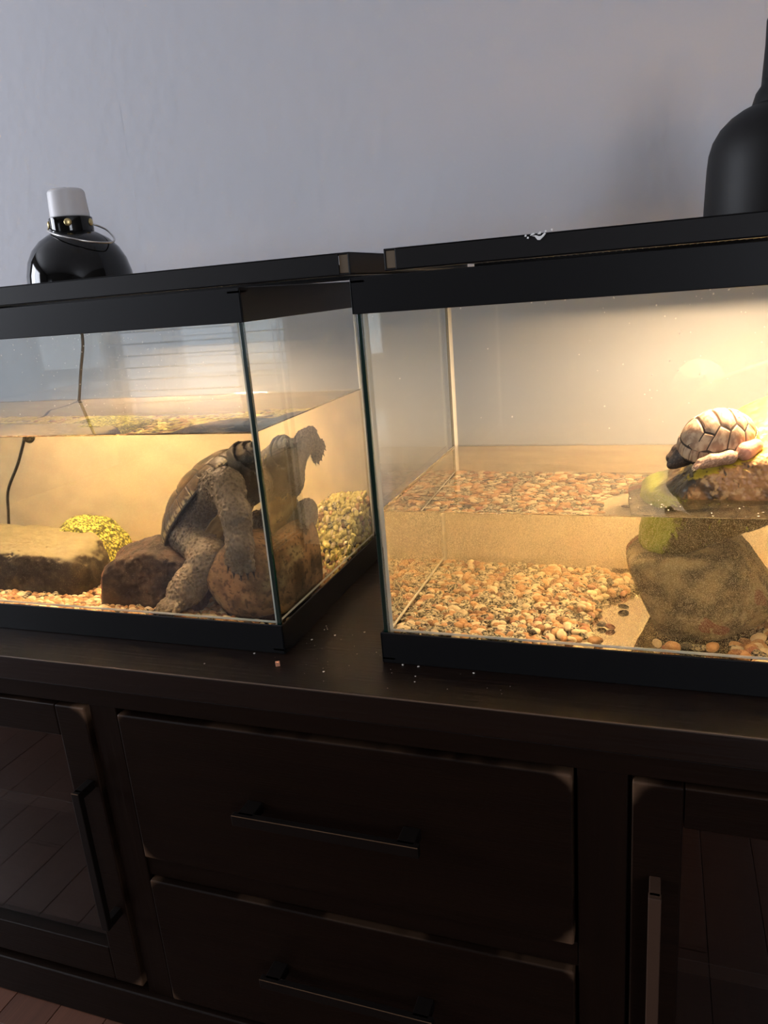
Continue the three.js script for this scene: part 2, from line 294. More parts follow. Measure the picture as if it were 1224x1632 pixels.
// tan film added inside the back panes under water to catch the lamp light
function backFilm(T, tank, amount) {
  const b = inner(T), c = tank.position, tex = grayTex(256, 128, (u, v) => amount * (0.82 + 0.36 * (fbm(u * 14, v * 7, 4, 4) - 0.5)));
  const g = span(b.x0 + 0.004 - c.x, b.x1 - 0.004 - c.x, 0.03, T.wl - 0.002, b.z0 + 0.0004 - c.z, b.z0 + 0.0012 - c.z, 0.0003);
  const gx = uvFront(g, b.x0 - c.x, b.x1 - c.x, 0, T.wl);
  const m = mesh('brightening_film', gx, phys({ color: rgb(0.86, 0.75, 0.54), roughness: 1, transparent: true, alphaMap: tex }), tank);
  m.userData.label = 'thin tan film added on the back pane to brighten it below water';
}
backFilm(LT, tankL, 0.6); backFilm(RTK, tankR, 0.6);
// suspended silt
function silt(T, count, r, color, label) {
  const b = inner(T), m = new THREE.InstancedMesh(new THREE.OctahedronGeometry(r), std({ color, roughness: 1 }), count), M = new THREE.Matrix4();
  for (let i = 0; i < count; i++) { M.makeTranslation(rr(b.x0 + 0.002, b.x1 - 0.002), rr(0.018, T.wl - 0.002), rr(b.z0 + 0.002, b.z1 - 0.002)); m.setMatrixAt(i, M); }
  m.name = numbered('suspended_silt'); scene.add(m); return tag(m, label, 'silt', null, 'stuff');
}
silt(RTK, 780000, 0.00018, rgb(0.86, 0.74, 0.50), 'fine pale silt suspended in the cloudy right aquarium water');
silt(LT, 90000, 0.00015, rgb(0.86, 0.76, 0.54), 'sparse fine silt suspended in the left aquarium water');
// dried splashes on the inside of the front panes
function splashes(T, tank, spots) {
  const b = inner(T), c = tank.position, M = new THREE.Matrix4(), Q = new THREE.Quaternion().setFromAxisAngle(V(1, 0, 0), Math.PI / 2);
  const m = new THREE.InstancedMesh(new THREE.CylinderGeometry(1, 1, 0.2, 7), std({ color: rgb(0.8, 0.78, 0.72), roughness: 0.9 }), spots.length);
  spots.forEach(([x, y, r], i) => { M.compose(V(x - c.x, y, b.z1 - c.z + 0.0001), Q, V(r, 0.0003, r * rr(0.5, 1.3))); m.setMatrixAt(i, M); });
  m.name = 'water_spots'; m.userData.kind = 'stuff'; tank.add(m);
}
{
  const L = [], R = [];
  for (let i = 0; i < 420; i++) { const x = rr(0.0, 0.45), y = 0.393 - Math.pow(rnd(), 1.4) * 0.11; if (rnd() < 0.35 + 0.65 * Math.exp(-((x - 0.28) ** 2) / 0.01)) L.push([x, y, rr(0.00025, 0.0009)]); }
  for (let i = 0; i < 480; i++) { const x = rr(0.6, 1.3), y = 0.393 - Math.pow(rnd(), 1.7) * 0.13; if (rnd() < 0.1 + 0.9 * sstep(0.75, 0.98, x)) R.push([x, y, rr(0.00025, 0.0009)]); }
  splashes(LT, tankL, L); splashes(RTK, tankR, R);
}

/* ---------- lids ---------- */
function lid(x0, x1, y0, y1, z0, z1, label) {
  const t = thing('screen_lid', label, 'lid', [(x0 + x1) / 2, y0, (z0 + z1) / 2]), w = (x1 - x0) / 2, d = (z1 - z0) / 2, h = y1 - y0, B = 0.02, T = 0.0022;
  // U-channel rails: outer web, top and bottom flange
  mesh('front_rail', mergeGeometries([span(-w + 0.012, w - 0.012, 0, h, d - T, d, 0.0009), span(-w + 0.012, w - 0.012, h - T, h, d - B, d, 0.0009), span(-w + 0.012, w - 0.012, 0, T, d - B, d, 0.0009)]), blackLid, t);
  mesh('back_rail', mergeGeometries([span(-w + 0.012, w - 0.012, 0, h, -d, -d + T, 0.0009), span(-w + 0.012, w - 0.012, h - T, h, -d, -d + B, 0.0009), span(-w + 0.012, w - 0.012, 0, T, -d, -d + B, 0.0009)]), blackLid, t);
  for (const s of [-1, 1]) {
    mesh('end_rail', mergeGeometries([span(s > 0 ? w - T : -w, s > 0 ? w : -w + T, 0, h, -d, d - 0.001, 0.0009), span(s > 0 ? w - B : -w, s > 0 ? w : -w + B, h - T, h, -d, d - 0.001, 0.0009), span(s > 0 ? w - B : -w, s > 0 ? w : -w + B, 0, T, -d, d - 0.001, 0.0009)]), blackLid, t);
    mesh('corner_plug', span(s > 0 ? w - 0.0118 : -w + T, s > 0 ? w - T : -w + 0.0118, T, h - T, d - 0.012, d - 0.0015, 0.0006), bareLid, t);
  }
  const wires = [];
  for (let x = -w + B; x < w - B; x += 0.008) wires.push(box(0.0005, 0.0005, 2 * (d - B), x, 0.006, 0));
  for (let z = -d + B; z < d - B; z += 0.008) wires.push(box(2 * (w - B), 0.0005, 0.0005, 0, 0.0066, z));
  const s = mesh('screen', mergeGeometries(wires), std({ color: rgb(0.02, 0.02, 0.02), roughness: 0.5, metalness: 0.5 }), t); s.userData.kind = 'stuff';
  return t;
}
const lidL = lid(-0.262, 0.587, 0.4325, 0.4545, 0.178, 0.5296, 'black screen lid on the left aquarium, its end overhanging the gap');
const lidR = lid(0.622, 1.338, 0.4332, 0.4541, 0.172, 0.5262, 'black screen lid on the right aquarium, splashed with white on its front rail');
// white paint splash stuck on the right lid's front rail
{
  const c = lidR.position, z = 0.5262 - c.z + 0.0006, g = [];
  const blob = (pts, h = 0.0009) => { const s = new THREE.Shape(pts.map(([x, y]) => new THREE.Vector2(x, y))); g.push(new THREE.ExtrudeGeometry(s, { depth: h * 0.4, bevelEnabled: true, bevelSize: 0.0003, bevelThickness: h * 0.4, bevelSegments: 2, steps: 1 }).translate(0.7725 - c.x, 0.4515 - c.y, z)); };
  blob([[-0.0045, 0.0006], [-0.002, 0.0002], [0.0006, -0.003], [0.0026, -0.0032], [0.0062, -0.0002], [0.0078, 0.0018], [0.0068, 0.0022], [0.004, -0.0002], [0.0018, -0.0004], [-0.0012, 0.0008]]);
  blob([[-0.0062, 0.0012], [-0.0042, 0.0014], [-0.0022, 0.0022], [-0.003, 0.0030], [-0.0048, 0.0024]]);
  blob([[0.0006, 0.0018], [0.003, 0.0018], [0.0036, 0.0034], [0.0024, 0.0036]]);
  for (const [x, y] of [[0.0078, 0.0036], [0.0134, 0.0044], [-0.0105, 0.0014], [-0.0084, -0.0006]]) blob([[x - 0.0006, y - 0.0004], [x + 0.0004, y - 0.0006], [x + 0.0007, y + 0.0005], [x - 0.0003, y + 0.0007]]);
  const m = mesh('white_splash', mergeGeometries(g), std({ color: rgb(0.85, 0.85, 0.82), roughness: 0.6 }), lidR);
  m.userData.label = 'white paint splatter on the lid rail';
}

/* ---------- dome lamps ---------- */
const bulbMat = std({ color: rgb(0.9, 0.8, 0.7), emissive: WARM, emissiveIntensity: 6 / EXPOSURE, roughness: 0.4 });
function domeLamp(name, label, pos, prof, inner, mat, neck, socket, power, size, recess) {
  const t = thing(name, label, 'lamp', pos);
  mesh('shade', lathe([...prof, ...inner.slice().reverse(), prof[0]], 96), mat, t);
  mesh('collar', lathe(neck), mat, t);
  mesh('socket', lathe(socket), t.userData.white ?? socket.mat, t);
  mesh('bulb', new THREE.SphereGeometry(0.022, 32, 20).scale(1, 1.15, 1), bulbMat, t, [0, 0.068, 0]);
  const L = new THREE.RectAreaLight(WARM, power, size, size); L.name = name + '_light'; L.rotation.x = -Math.PI / 2; L.position.set(pos[0], pos[1] + recess, pos[2]); scene.add(L);
  return t;
}
const glossBlack = phys({ color: rgb(0.003, 0.003, 0.003), roughness: 0.07, specularIntensity: 0.9 });
const satinBlack = phys({ color: rgb(0.0045, 0.004, 0.0038), roughness: 0.5, specularIntensity: 0.45 });
const ceramic = std({ color: rgb(0.62, 0.60, 0.60), roughness: 0.45 });
const LY = 0.4402;
{
  const prof = [[0.0725, 0], [0.0722, 0.012], [0.0705, 0.03], [0.066, 0.048], [0.058, 0.063], [0.047, 0.0745], [0.036, 0.0815], [0.0285, 0.0855]];
  const inn = prof.map(([r, y]) => [r - 0.0015, Math.max(0, y - 0.0012)]);
  const socket = [[0.0001, 0.103], [0.0255, 0.103], [0.0262, 0.106], [0.0245, 0.136], [0.0235, 0.1385], [0.021, 0.1405], [0.0001, 0.141]]; socket.mat = ceramic;
  const neck = [[0.0285, 0.0845], [0.0288, 0.088], [0.0288, 0.1035], [0.0262, 0.1042], [0.0255, 0.1035]];
  const t = domeLamp('dome_lamp', 'small glossy black dome lamp with white socket on the left lid', [0.1085, LY, 0.35], prof, inn, glossBlack, neck, socket, LAMP_LEFT, 0.075, 0.034);
  mesh('finial_screw', lathe([[0.0001, 0.1405], [0.0035, 0.1405], [0.004, 0.142], [0.0025, 0.1432], [0.0001, 0.1434]], 16), std({ color: rgb(0.03, 0.03, 0.03), metalness: 0.6, roughness: 0.4 }), t);
  const brass = std({ color: rgb(0.62, 0.48, 0.22), metalness: 0.9, roughness: 0.35 }), steel = std({ color: rgb(0.6, 0.58, 0.55), metalness: 1, roughness: 0.28 });
  for (const a of [0.55, 1.75, -0.85, 3.0]) {
    const r = mesh('rivet', new THREE.SphereGeometry(0.005, 20, 12).scale(1, 1, 0.4), brass, t, [Math.sin(a) * 0.0292, 0.096, Math.cos(a) * 0.0292]); r.rotation.y = a;
  }
  const P = [V(-0.0215, 0.0925, 0.0195), V(-0.020, 0.0895, 0.0255), V(-0.006, 0.0845, 0.037), V(0.014, 0.0785, 0.047), V(0.038, 0.0715, 0.046), V(0.056, 0.0665, 0.034), V(0.067, 0.0650, 0.017), V(0.069, 0.0665, 0.006), V(0.062, 0.0715, -0.006), V(0.050, 0.0785, -0.017), V(0.037, 0.0865, -0.024), V(0.025, 0.0925, -0.023), V(0.0205, 0.0945, -0.0205)];
  mesh('bail_wire', tube(P, 0.0013, 90, 8), steel, t);
}
{
  const prof = [[0.0755, 0], [0.0752, 0.03], [0.0738, 0.066], [0.0725, 0.080], [0.069, 0.092], [0.0625, 0.103], [0.053, 0.112], [0.043, 0.118], [0.0345, 0.1215]];
  const inn = prof.map(([r, y]) => [r - 0.0015, Math.max(0, y - 0.0012)]);
  const socket = [[0.0001, 0.142], [0.0262, 0.142], [0.0262, 0.144], [0.0246, 0.176], [0.0246, 0.196], [0.021, 0.2045], [0.0001, 0.2055]]; socket.mat = satinBlack;
  const neck = [[0.0345, 0.1205], [0.0335, 0.124], [0.031, 0.1325], [0.0265, 0.139], [0.0262, 0.1435], [0.0240, 0.1435]];
  domeLamp('dome_lamp', 'tall matt black dome lamp with black socket on the right lid', [0.9965, 0.4405, 0.35], prof, inn, satinBlack, neck, socket, LAMP_RIGHT, 0.10, 0.012);
}

/* ---------- rocks ---------- */
const up = V(0, 1, 0);
// radial body cut by rounded planes, with noise for relief; colours by colorAt(p, n, height noise)
function rockGeo({ center, planes, round = 12, relief = 0.004, scale = 22, detail = 40, colorAt, seedAt = 0, pits = 0 }) {
  let g = mergeVertices(new THREE.IcosahedronGeometry(1, detail).deleteAttribute('uv').deleteAttribute('normal'), 1e-5);
  const p = g.attributes.position, N = planes.map(([x, y, z, d]) => [V(x, y, z).normalize(), d]), d = V();
  for (let i = 0; i < p.count; i++) {
    d.fromBufferAttribute(p, i).normalize(); let s = 0;
    for (const [n, q] of N) { const k = d.dot(n); if (k > 0) s += Math.pow(k / q, round); }
    let r = Math.pow(s, -1 / round);
    const X = center[0] + d.x * r + seedAt, Y = center[1] + d.y * r, Z = center[2] + d.z * r;
    r += relief * 2 * (fbm(X * scale, Y * scale, Z * scale, 5) - 0.5) + relief * 0.5 * (fbm(X * scale * 7, Y * scale * 7, Z * scale * 7, 3) - 0.5);
    if (pits) r -= pits * sstep(0.6, 0.75, fbm(X * 90, Y * 90, Z * 90, 3));
    p.setXYZ(i, d.x * r, d.y * r, d.z * r);
  }
  g.computeVertexNormals();
  const n = g.attributes.normal, c = new Float32Array(p.count * 3);
  for (let i = 0; i < p.count; i++) {
    const x = p.getX(i) + center[0], y = p.getY(i) + center[1], z = p.getZ(i) + center[2];
    c.set(colorAt(x, y, z, n.getX(i), n.getY(i), n.getZ(i)), i * 3);
  }
  g.setAttribute('color', new THREE.BufferAttribute(c, 3)); return g;
}
const mixc = (a, b, t) => a.map((x, i) => lerp(x, b[i], t));
const rockMat = vcol({ roughness: 0.8 });
function rock(name, label, o) { return tag(mesh(name, rockGeo(o), o.mat ?? rockMat, scene, o.center), label, 'rock'); }
// left tank
rock('rock', 'large dark flat rock with pale top at the left of the left aquarium', {
  center: [-0.01, 0.05, 0.372], planes: [[0.05, 1, 0.12, 0.041], [0, -1, 0, 0.038], [0, 0.25, 1, 0.05], [0, -0.2, 1, 0.052], [1, -0.1, 0.25, 0.112], [0.8, 0.6, 0.1, 0.098], [-1, 0, 0, 0.15], [0, 0.2, -1, 0.1], [0.7, 0, -0.7, 0.12]], relief: 0.006, scale: 24, pits: 0.0015,
  colorAt: (x, y, z, nx, ny) => mixc(mixc([0.018, 0.013, 0.008], [0.06, 0.042, 0.022], sstep(0.4, 0.7, fbm(x * 70, y * 70, z * 70))), mixc([0.20, 0.17, 0.09], [0.32, 0.27, 0.15], fbm(x * 90, y * 90, z * 90)), sstep(0.45, 0.75, ny + 0.3 * (fbm(x * 40, y * 40, z * 40) - 0.5))),  // paler where the surface faces up
});
rock('rock', 'lumpy rock crusted with bright yellow-green algae behind the flat dark rock', {
  center: [0.035, 0.06, 0.27], planes: [[0.1, 1, 0, 0.046], [-0.5, 0.8, 0.1, 0.05], [0.75, 0.65, 0.2, 0.047], [1, 0, 0.1, 0.058], [-1, 0.2, 0, 0.08], [0, 0, 1, 0.04], [0, 0, -1, 0.05], [0, -1, 0, 0.05]], relief: 0.010, scale: 34, seedAt: 3,
  colorAt: (x, y, z) => { const [a, b] = cells(x * 160, y * 160, z * 160); return mixc([0.06, 0.06, 0.012], [0.62, 0.60, 0.13], sstep(0.05, 0.35, b - a)); },
});
rock('rock', 'dark reddish-brown rough rock lying under the large turtle\'s tail end', {
  center: [0.232, 0.064, 0.418], planes: [[-0.28, 1, 0.1, 0.043], [0.25, 1, 0.1, 0.047], [-1, 0.15, 0.1, 0.076], [-0.75, 0.6, 0.2, 0.068], [1, -0.1, -0.2, 0.078], [0.1, 0.15, 1, 0.052], [0, -0.3, 1, 0.055], [0, -1, 0, 0.052], [0, 0, -1, 0.05]], relief: 0.007, scale: 28, seedAt: 11, pits: 0.002,
  colorAt: (x, y, z, nx) => mixc(mixc([0.022, 0.013, 0.009], [0.075, 0.045, 0.028], sstep(0.35, 0.7, fbm(x * 60, y * 60, z * 60))), [0.25, 0.10, 0.05], 0.75 * sstep(-0.3, -0.8, nx) * sstep(0.3, 0.6, fbm(x * 50, y * 50, z * 50))),
});
rock('boulder', 'rounded mottled brown boulder in the front corner under the large turtle', {
  center: [0.388, 0.070, 0.430], planes: [[0, 1, 0, 0.056], [0.2, -1, 0, 0.053], [-1, 0.1, 0.1, 0.064], [1, 0, 0, 0.055], [0, 0, 1, 0.054], [0, 0, -1, 0.064], [-0.7, 0.7, 0.1, 0.058], [0.75, 0.6, 0.2, 0.056], [0.4, -0.5, 0.7, 0.062], [-0.6, -0.6, 0.5, 0.064]], round: 7, relief: 0.0022, scale: 20, seedAt: 21,
  colorAt: (x, y, z) => { const k = fbm(x * 45, y * 45, z * 45, 5), s = fbm(x * 260, y * 260, z * 260, 3), b = mixc([0.10, 0.06, 0.025], [0.30, 0.17, 0.075], sstep(0.35, 0.65, k)); return mixc(mixc(b, [0.36, 0.28, 0.14], 0.6 * sstep(0.55, 0.7, fbm(x * 20, y * 20, z * 20 + 7))), [0.035, 0.02, 0.01], 0.75 * sstep(0.56, 0.68, s)); },
});
// right tank
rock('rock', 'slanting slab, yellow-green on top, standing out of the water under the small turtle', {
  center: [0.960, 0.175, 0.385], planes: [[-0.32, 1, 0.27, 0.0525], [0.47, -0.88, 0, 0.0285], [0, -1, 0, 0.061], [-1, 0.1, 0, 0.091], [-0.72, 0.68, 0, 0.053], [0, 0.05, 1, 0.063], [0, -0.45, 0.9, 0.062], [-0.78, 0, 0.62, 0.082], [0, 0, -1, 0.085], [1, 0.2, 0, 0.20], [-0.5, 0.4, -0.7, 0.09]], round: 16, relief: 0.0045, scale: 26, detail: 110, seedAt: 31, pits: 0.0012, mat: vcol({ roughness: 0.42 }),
  colorAt: (x, y, z, nx, ny, nz) => {
    const k = fbm(x * 60, y * 60, z * 60, 4), k2 = fbm(x * 230, y * 230, z * 230, 3), body = mixc(mixc([0.05, 0.03, 0.014], [0.34, 0.17, 0.065], sstep(0.3, 0.65, k)), [0.55, 0.36, 0.17], 0.6 * sstep(0.5, 0.68, k2));
    const wet = mixc([0.06, 0.045, 0.015], [0.15, 0.11, 0.035], k), green = [0.30, 0.34, 0.03], yellow = mixc([0.50, 0.37, 0.02], [0.62, 0.48, 0.07], fbm(x * 120, y * 120, z * 120));
    let c = mixc(mixc(body, [0.03, 0.024, 0.016], sstep(-0.25, -0.55, nx) * 0.9), yellow, sstep(0.72, 0.9, ny) * sstep(0.895, 0.915, x)); c = mixc(c, wet, sstep(0.182, 0.172, y));  // left faces darkened and kept from yellow: the turtle's shade put into the colour
    return mixc(c, green, sstep(0.185, 0.165, y) * sstep(-0.25, -0.6, nx) * sstep(0.3, 0.5, fbm(x * 40, y * 40, z * 40) + 0.15));
  },
});
rock('boulder', 'big grey-brown angular boulder under water carrying the slanting slab', {
  center: [0.922, 0.066, 0.372], planes: [[0, 1, 0.05, 0.053], [-0.918, -0.396, 0.1, 0.054], [-0.7, 0.7, 0, 0.078], [0.78, 0.56, 0.1, 0.066], [1, -0.15, 0, 0.088], [0, -0.15, 1, 0.062], [-0.1, -0.6, 0.8, 0.062], [0.5, 0.1, 0.8, 0.066], [0, -1, 0, 0.052], [0, 0, -1, 0.07], [0.6, -0.6, 0.4, 0.07]], round: 13, relief: 0.004, scale: 18, detail: 80, seedAt: 41,
  colorAt: (x, y, z, nx, ny, nz) => { const k = fbm(x * 50, y * 50, z * 50, 5), c = mixc([0.11, 0.085, 0.040], [0.34, 0.26, 0.125], sstep(0.3, 0.7, k)); return mixc(mixc(c, [0.26, 0.09, 0.05], 0.8 * sstep(0.66, 0.7, fbm(x * 30 + 5, y * 30, z * 30, 2))), [0.42, 0.36, 0.2], 0.7 * sstep(0.62, 0.72, fbm(x * 170, y * 170, z * 170, 3)) * sstep(0.08, 0.04, y)); },
});

/* ---------- gravel and pebbles ---------- */
const TONES = {
  orange: [[0.46, 0.235, 0.095], [0.64, 0.38, 0.18]], cream: [[0.62, 0.50, 0.30], [0.80, 0.68, 0.46]], brown: [[0.22, 0.10, 0.045], [0.36, 0.19, 0.09]], crusted: [[0.02, 0.017, 0.012], [0.66, 0.58, 0.38]], red: [[0.36, 0.145, 0.08], [0.50, 0.23, 0.13]], grey: [[0.07, 0.062, 0.05], [0.14, 0.12, 0.09]], algae: [[0.50, 0.42, 0.10], [0.80, 0.70, 0.26]],
};
function pebbleGeo(tone, k) {
  let g = mergeVertices(new THREE.IcosahedronGeometry(1, tone === 'crusted' ? 5 : 3).deleteAttribute('uv').deleteAttribute('normal'), 1e-5);
  const p = g.attributes.position, c = new Float32Array(p.count * 3), [a, b] = TONES[tone], sx = 1 + 0.25 * hash(k, 1, 2), sy = 0.52 + 0.24 * hash(k, 3, 4), sz = 0.8 + 0.2 * hash(k, 5, 6), rough = tone === 'crusted' ? 0.5 : tone === 'algae' ? 0.4 : 0.16;
  for (let i = 0; i < p.count; i++) {
    const x = p.getX(i), y = p.getY(i), z = p.getZ(i), s = 1 + rough * (fbm(x * 1.4 + k * 7, y * 1.4, z * 1.4, 3) - 0.5) * 2;
    let t = fbm(x * 2 + k * 3, y * 2, z * 2, 4);
    if (tone === 'crusted') t = 1 - sstep(0.04, 0.14, Math.abs(fbm(x * 2.6 + k * 5, y * 2.6, z * 2.6, 3) - 0.5)); else t = sstep(0.25, 0.75, t);
    c.set(mixc(a, b, t), i * 3); p.setXYZ(i, x * s * sx, y * s * sy, z * s * sz);
  }
  g.computeVertexNormals(); g.setAttribute('color', new THREE.BufferAttribute(c, 3)); return g;
}
const pebbleMat = vcol({ roughness: 0.6 });
const PEB = {}; for (const t in TONES) PEB[t] = [0, 1, 2, 3].map((k) => pebbleGeo(t, k + t.length * 11));
const place = (geo, x, y, z, r, name = 'pebble') => { const m = mesh(name, geo, pebbleMat, scene, [x, y, z]); m.scale.setScalar(r); m.rotation.set(rr(-0.4, 0.4), rr(0, 6.28), rr(-0.4, 0.4)); return m; };
const inFrame = (x, y, z) => { const v = V(x, y, z).project(camera); return Math.abs(v.x) < 1.02 && Math.abs(v.y) < 1.02; };
camera.updateMatrixWorld(true); camera.updateProjectionMatrix();
function gravel(T, side, height, pick, tones, keep, label, blocked) {
  const b = inner(T), all = [], s = 0.0098;
  for (let layer = 0; layer < 12; layer++) for (let x = b.x0 + 0.006; x < b.x1 - 0.005; x += s) for (let z = b.z0 + 0.006; z < b.z1 - 0.0055; z += s) {
    const X = clamp(x + rr(-0.004, 0.004), b.x0 + 0.006, b.x1 - 0.006), Z = clamp(z + rr(-0.004, 0.004), b.z0 + 0.006, b.z1 - 0.0062), h = height(X, Z);
    const r = rr(0.0036, 0.0078), top = 0.0145 + h; if (h < 0.003 || blocked(X, Z)) continue;
    if (layer > 2 && X < b.x1 - 0.016 && Z > b.z0 + 0.012) continue;      // deep stones only where a pane shows them
    const y = Math.max(0.0145 + r * 0.75, top - r * 0.7 - layer * 0.0085); if (layer && top - layer * 0.0085 < 0.016) continue;
    const tone = pick(X, Z);
    all.push({ x: X, y, z: Z, r: r * (tone === 'crusted' ? 1.15 : 1), layer, tone, rank: pick.rank(X, y, Z) + layer * 10, q: Math.floor(rnd() * 4) });
  }
  all.sort((p, q) => p.rank - q.rank);
  let n = 0; const rest = [];
  for (const o of all) {
    if (n < keep && o.layer === 0 && inFrame(o.x, o.y, o.z)) {
      const m = place(PEB[o.tone][o.q], o.x, o.y, o.z, o.r); n++;
      tag(m, tones[o.tone] + ' ' + side, 'pebble', tones[o.tone].replace('pebble', 'pebbles') + ' ' + side);
    } else rest.push(o);
  }
  // everything past the limit: one object, instanced by tone and shape
  const g = thing('gravel', label, 'gravel', [0, 0, 0], null, 'stuff'), M = new THREE.Matrix4(), Q = new THREE.Quaternion(), E = new THREE.Euler();
  for (const tone in TONES) for (let q = 0; q < 4; q++) {
    const mine = rest.filter((o) => o.tone === tone && o.q === q); if (!mine.length) continue;
    const im = new THREE.InstancedMesh(PEB[tone][q], pebbleMat, mine.length);
    mine.forEach((o, i) => { E.set(rr(-0.5, 0.5), rr(0, 6.28), rr(-0.5, 0.5)); im.setMatrixAt(i, M.compose(V(o.x, o.y, o.z), Q.setFromEuler(E), V(o.r, o.r, o.r))); });
    im.name = 'loose_stones'; im.userData.kind = 'stuff'; g.add(im);
  }
}
const NAMES = { orange: 'smooth orange-tan pebble', cream: 'smooth cream-coloured pebble', brown: 'smooth dark brown pebble', crusted: 'lumpy black pebble crusted with cream specks', red: 'brick-red pebble', grey: 'plain grey pebble', algae: 'yellow algae-coated pebble' };
const weighted = (list) => { let t = rnd() * list.reduce((s, [, w]) => s + w, 0); for (const [k, w] of list) if ((t -= w) < 0) return k; return list[0][0]; };
{ // right tank: a bed over the left part, a bare strip by the boulder, a few stones beyond it
  const pick = (x, z) => { const dark = fbm(x * 18, z * 18, 2, 3) > 0.47 ? 1 : 0.3; return weighted([['orange', 4], ['cream', 2.6], ['brown', 1.6], ['crusted', 7 * dark * sstep(0.9, 0.7, x) + 0.5], ['red', 0.6], ['grey', 0.5]]); };
  pick.rank = (x, y, z) => Math.hypot(x - camera.position.x, y - camera.position.y, z - camera.position.z);
  const H = (x, z) => { const edge = 0.822 + 0.035 * sstep(0.33, 0.22, z) + 0.008 * Math.sin(z * 60); const a = sstep(edge, edge - 0.035, x) * (0.016 + 0.010 * fbm(x * 14, z * 14, 5, 2)); const c = sstep(0.93, 1.0, x) * 0.007 + sstep(0.25, 0.20, z) * 0.012; return Math.max(a, c); };
  gravel(RTK, 'in the gravel bed of the right aquarium', H, pick, NAMES, 170, 'mixed orange, cream and crusted gravel covering the right aquarium floor', (x, z) => Math.hypot((x - 0.922) / 0.075, (z - 0.375) / 0.055) < 1);
}
{ // left tank: flat in front, banked up high in the back corner on the right
  const pick = (x, z) => { const al = sstep(0.36, 0.26, z); return weighted([['orange', 4 - 3 * al], ['cream', 3 - 1.5 * al], ['brown', 1.6 - 1.2 * al], ['red', 0.6 - 0.4 * al], ['grey', 0.3], ['crusted', 0.5], ['algae', 9 * al]]); };
  pick.rank = (x, y, z) => (x > 0.33 ? 0.45 - x : 0.53 - z + 0.02) - y * 0.3;
  const H = (x, z) => 0.010 + 0.006 * fbm(x * 14, z * 14, 9, 2) + 0.028 * sstep(0.30, 0.20, z) + 0.055 * sstep(0.335, 0.20, z) * sstep(0.13, 0.34, x) - 0.02 * sstep(0.40, 0.45, x) * sstep(0.36, 0.42, z);
  gravel(LT, 'in the gravel bank of the left aquarium', H, pick, NAMES, 130, 'cream and orange gravel banked up in the left aquarium, algae-yellow at the back', (x, z) => Math.hypot((x - 0.388) / 0.05, (z - 0.43) / 0.05) < 1 || (Math.abs(x - 0.232) < 0.06 && Math.abs(z - 0.418) < 0.035));
}
for (const [x, z, r, tone, label] of [
  [0.846, 0.312, 0.0062, 'grey', 'single flat grey pebble alone on the bare strip left of the submerged boulder'],
  [0.8235, 0.386, 0.0056, 'grey', 'small dark pebble touching a pinkish one at the gravel edge'],
  [0.8335, 0.3925, 0.0052, 'red', 'small pinkish pebble lying beside a dark one at the gravel edge'],
  [0.8849, 0.4407, 0.0058, 'cream', 'pale cream pebble, leftmost in the row before the submerged boulder'],
  [0.8935, 0.4485, 0.0040, 'red', 'tiny coral-red pebble next to the pale cream one before the boulder'],
  [0.9015, 0.4540, 0.0082, 'orange', 'broad tan pebble in the row before the submerged boulder'],
  [0.9155, 0.4430, 0.0068, 'grey', 'roundish grey-brown pebble in the row before the submerged boulder'],
  [0.9275, 0.4480, 0.0070, 'crusted', 'crusted knobbly stone in the row before the submerged boulder'],
  [0.9410, 0.4440, 0.0072, 'orange', 'orange oval pebble beside the crusted stone before the boulder'],
  [0.9650, 0.4420, 0.0066, 'crusted', 'pale crusted stone at the right foot of the submerged boulder'],
  [0.9790, 0.4380, 0.0072, 'orange', 'orange pebble at the right foot of the submerged boulder'],
]) tag(place(PEB[tone][1], x, 0.0145 + r * 0.72, z, r), label, 'pebble');

{ // flecks afloat on the right tank's water
  const g = [];
  for (let i = 0; i < 150; i++) {
    const near = i < 60, x = near ? rr(0.66, 0.80) : rr(0.82, 1.1), z = near ? 0.517 - Math.pow(rnd(), 2) * 0.09 : rr(0.44, 0.516); if (x > 0.9 && z < 0.47) continue;
    const r = rr(0.0003, 0.0009); g.push(new THREE.DodecahedronGeometry(r, 0).scale(1.6, 0.4, 0.8).rotateY(rr(0, 6)).translate(x, RTK.wl + 0.0002, z));
  }
  tag(mesh('floating_flecks', mergeGeometries(g), std({ color: rgb(0.75, 0.68, 0.55), roughness: 0.8 })), 'pale flecks afloat on the water of the right aquarium', 'flecks', null, 'stuff');
}

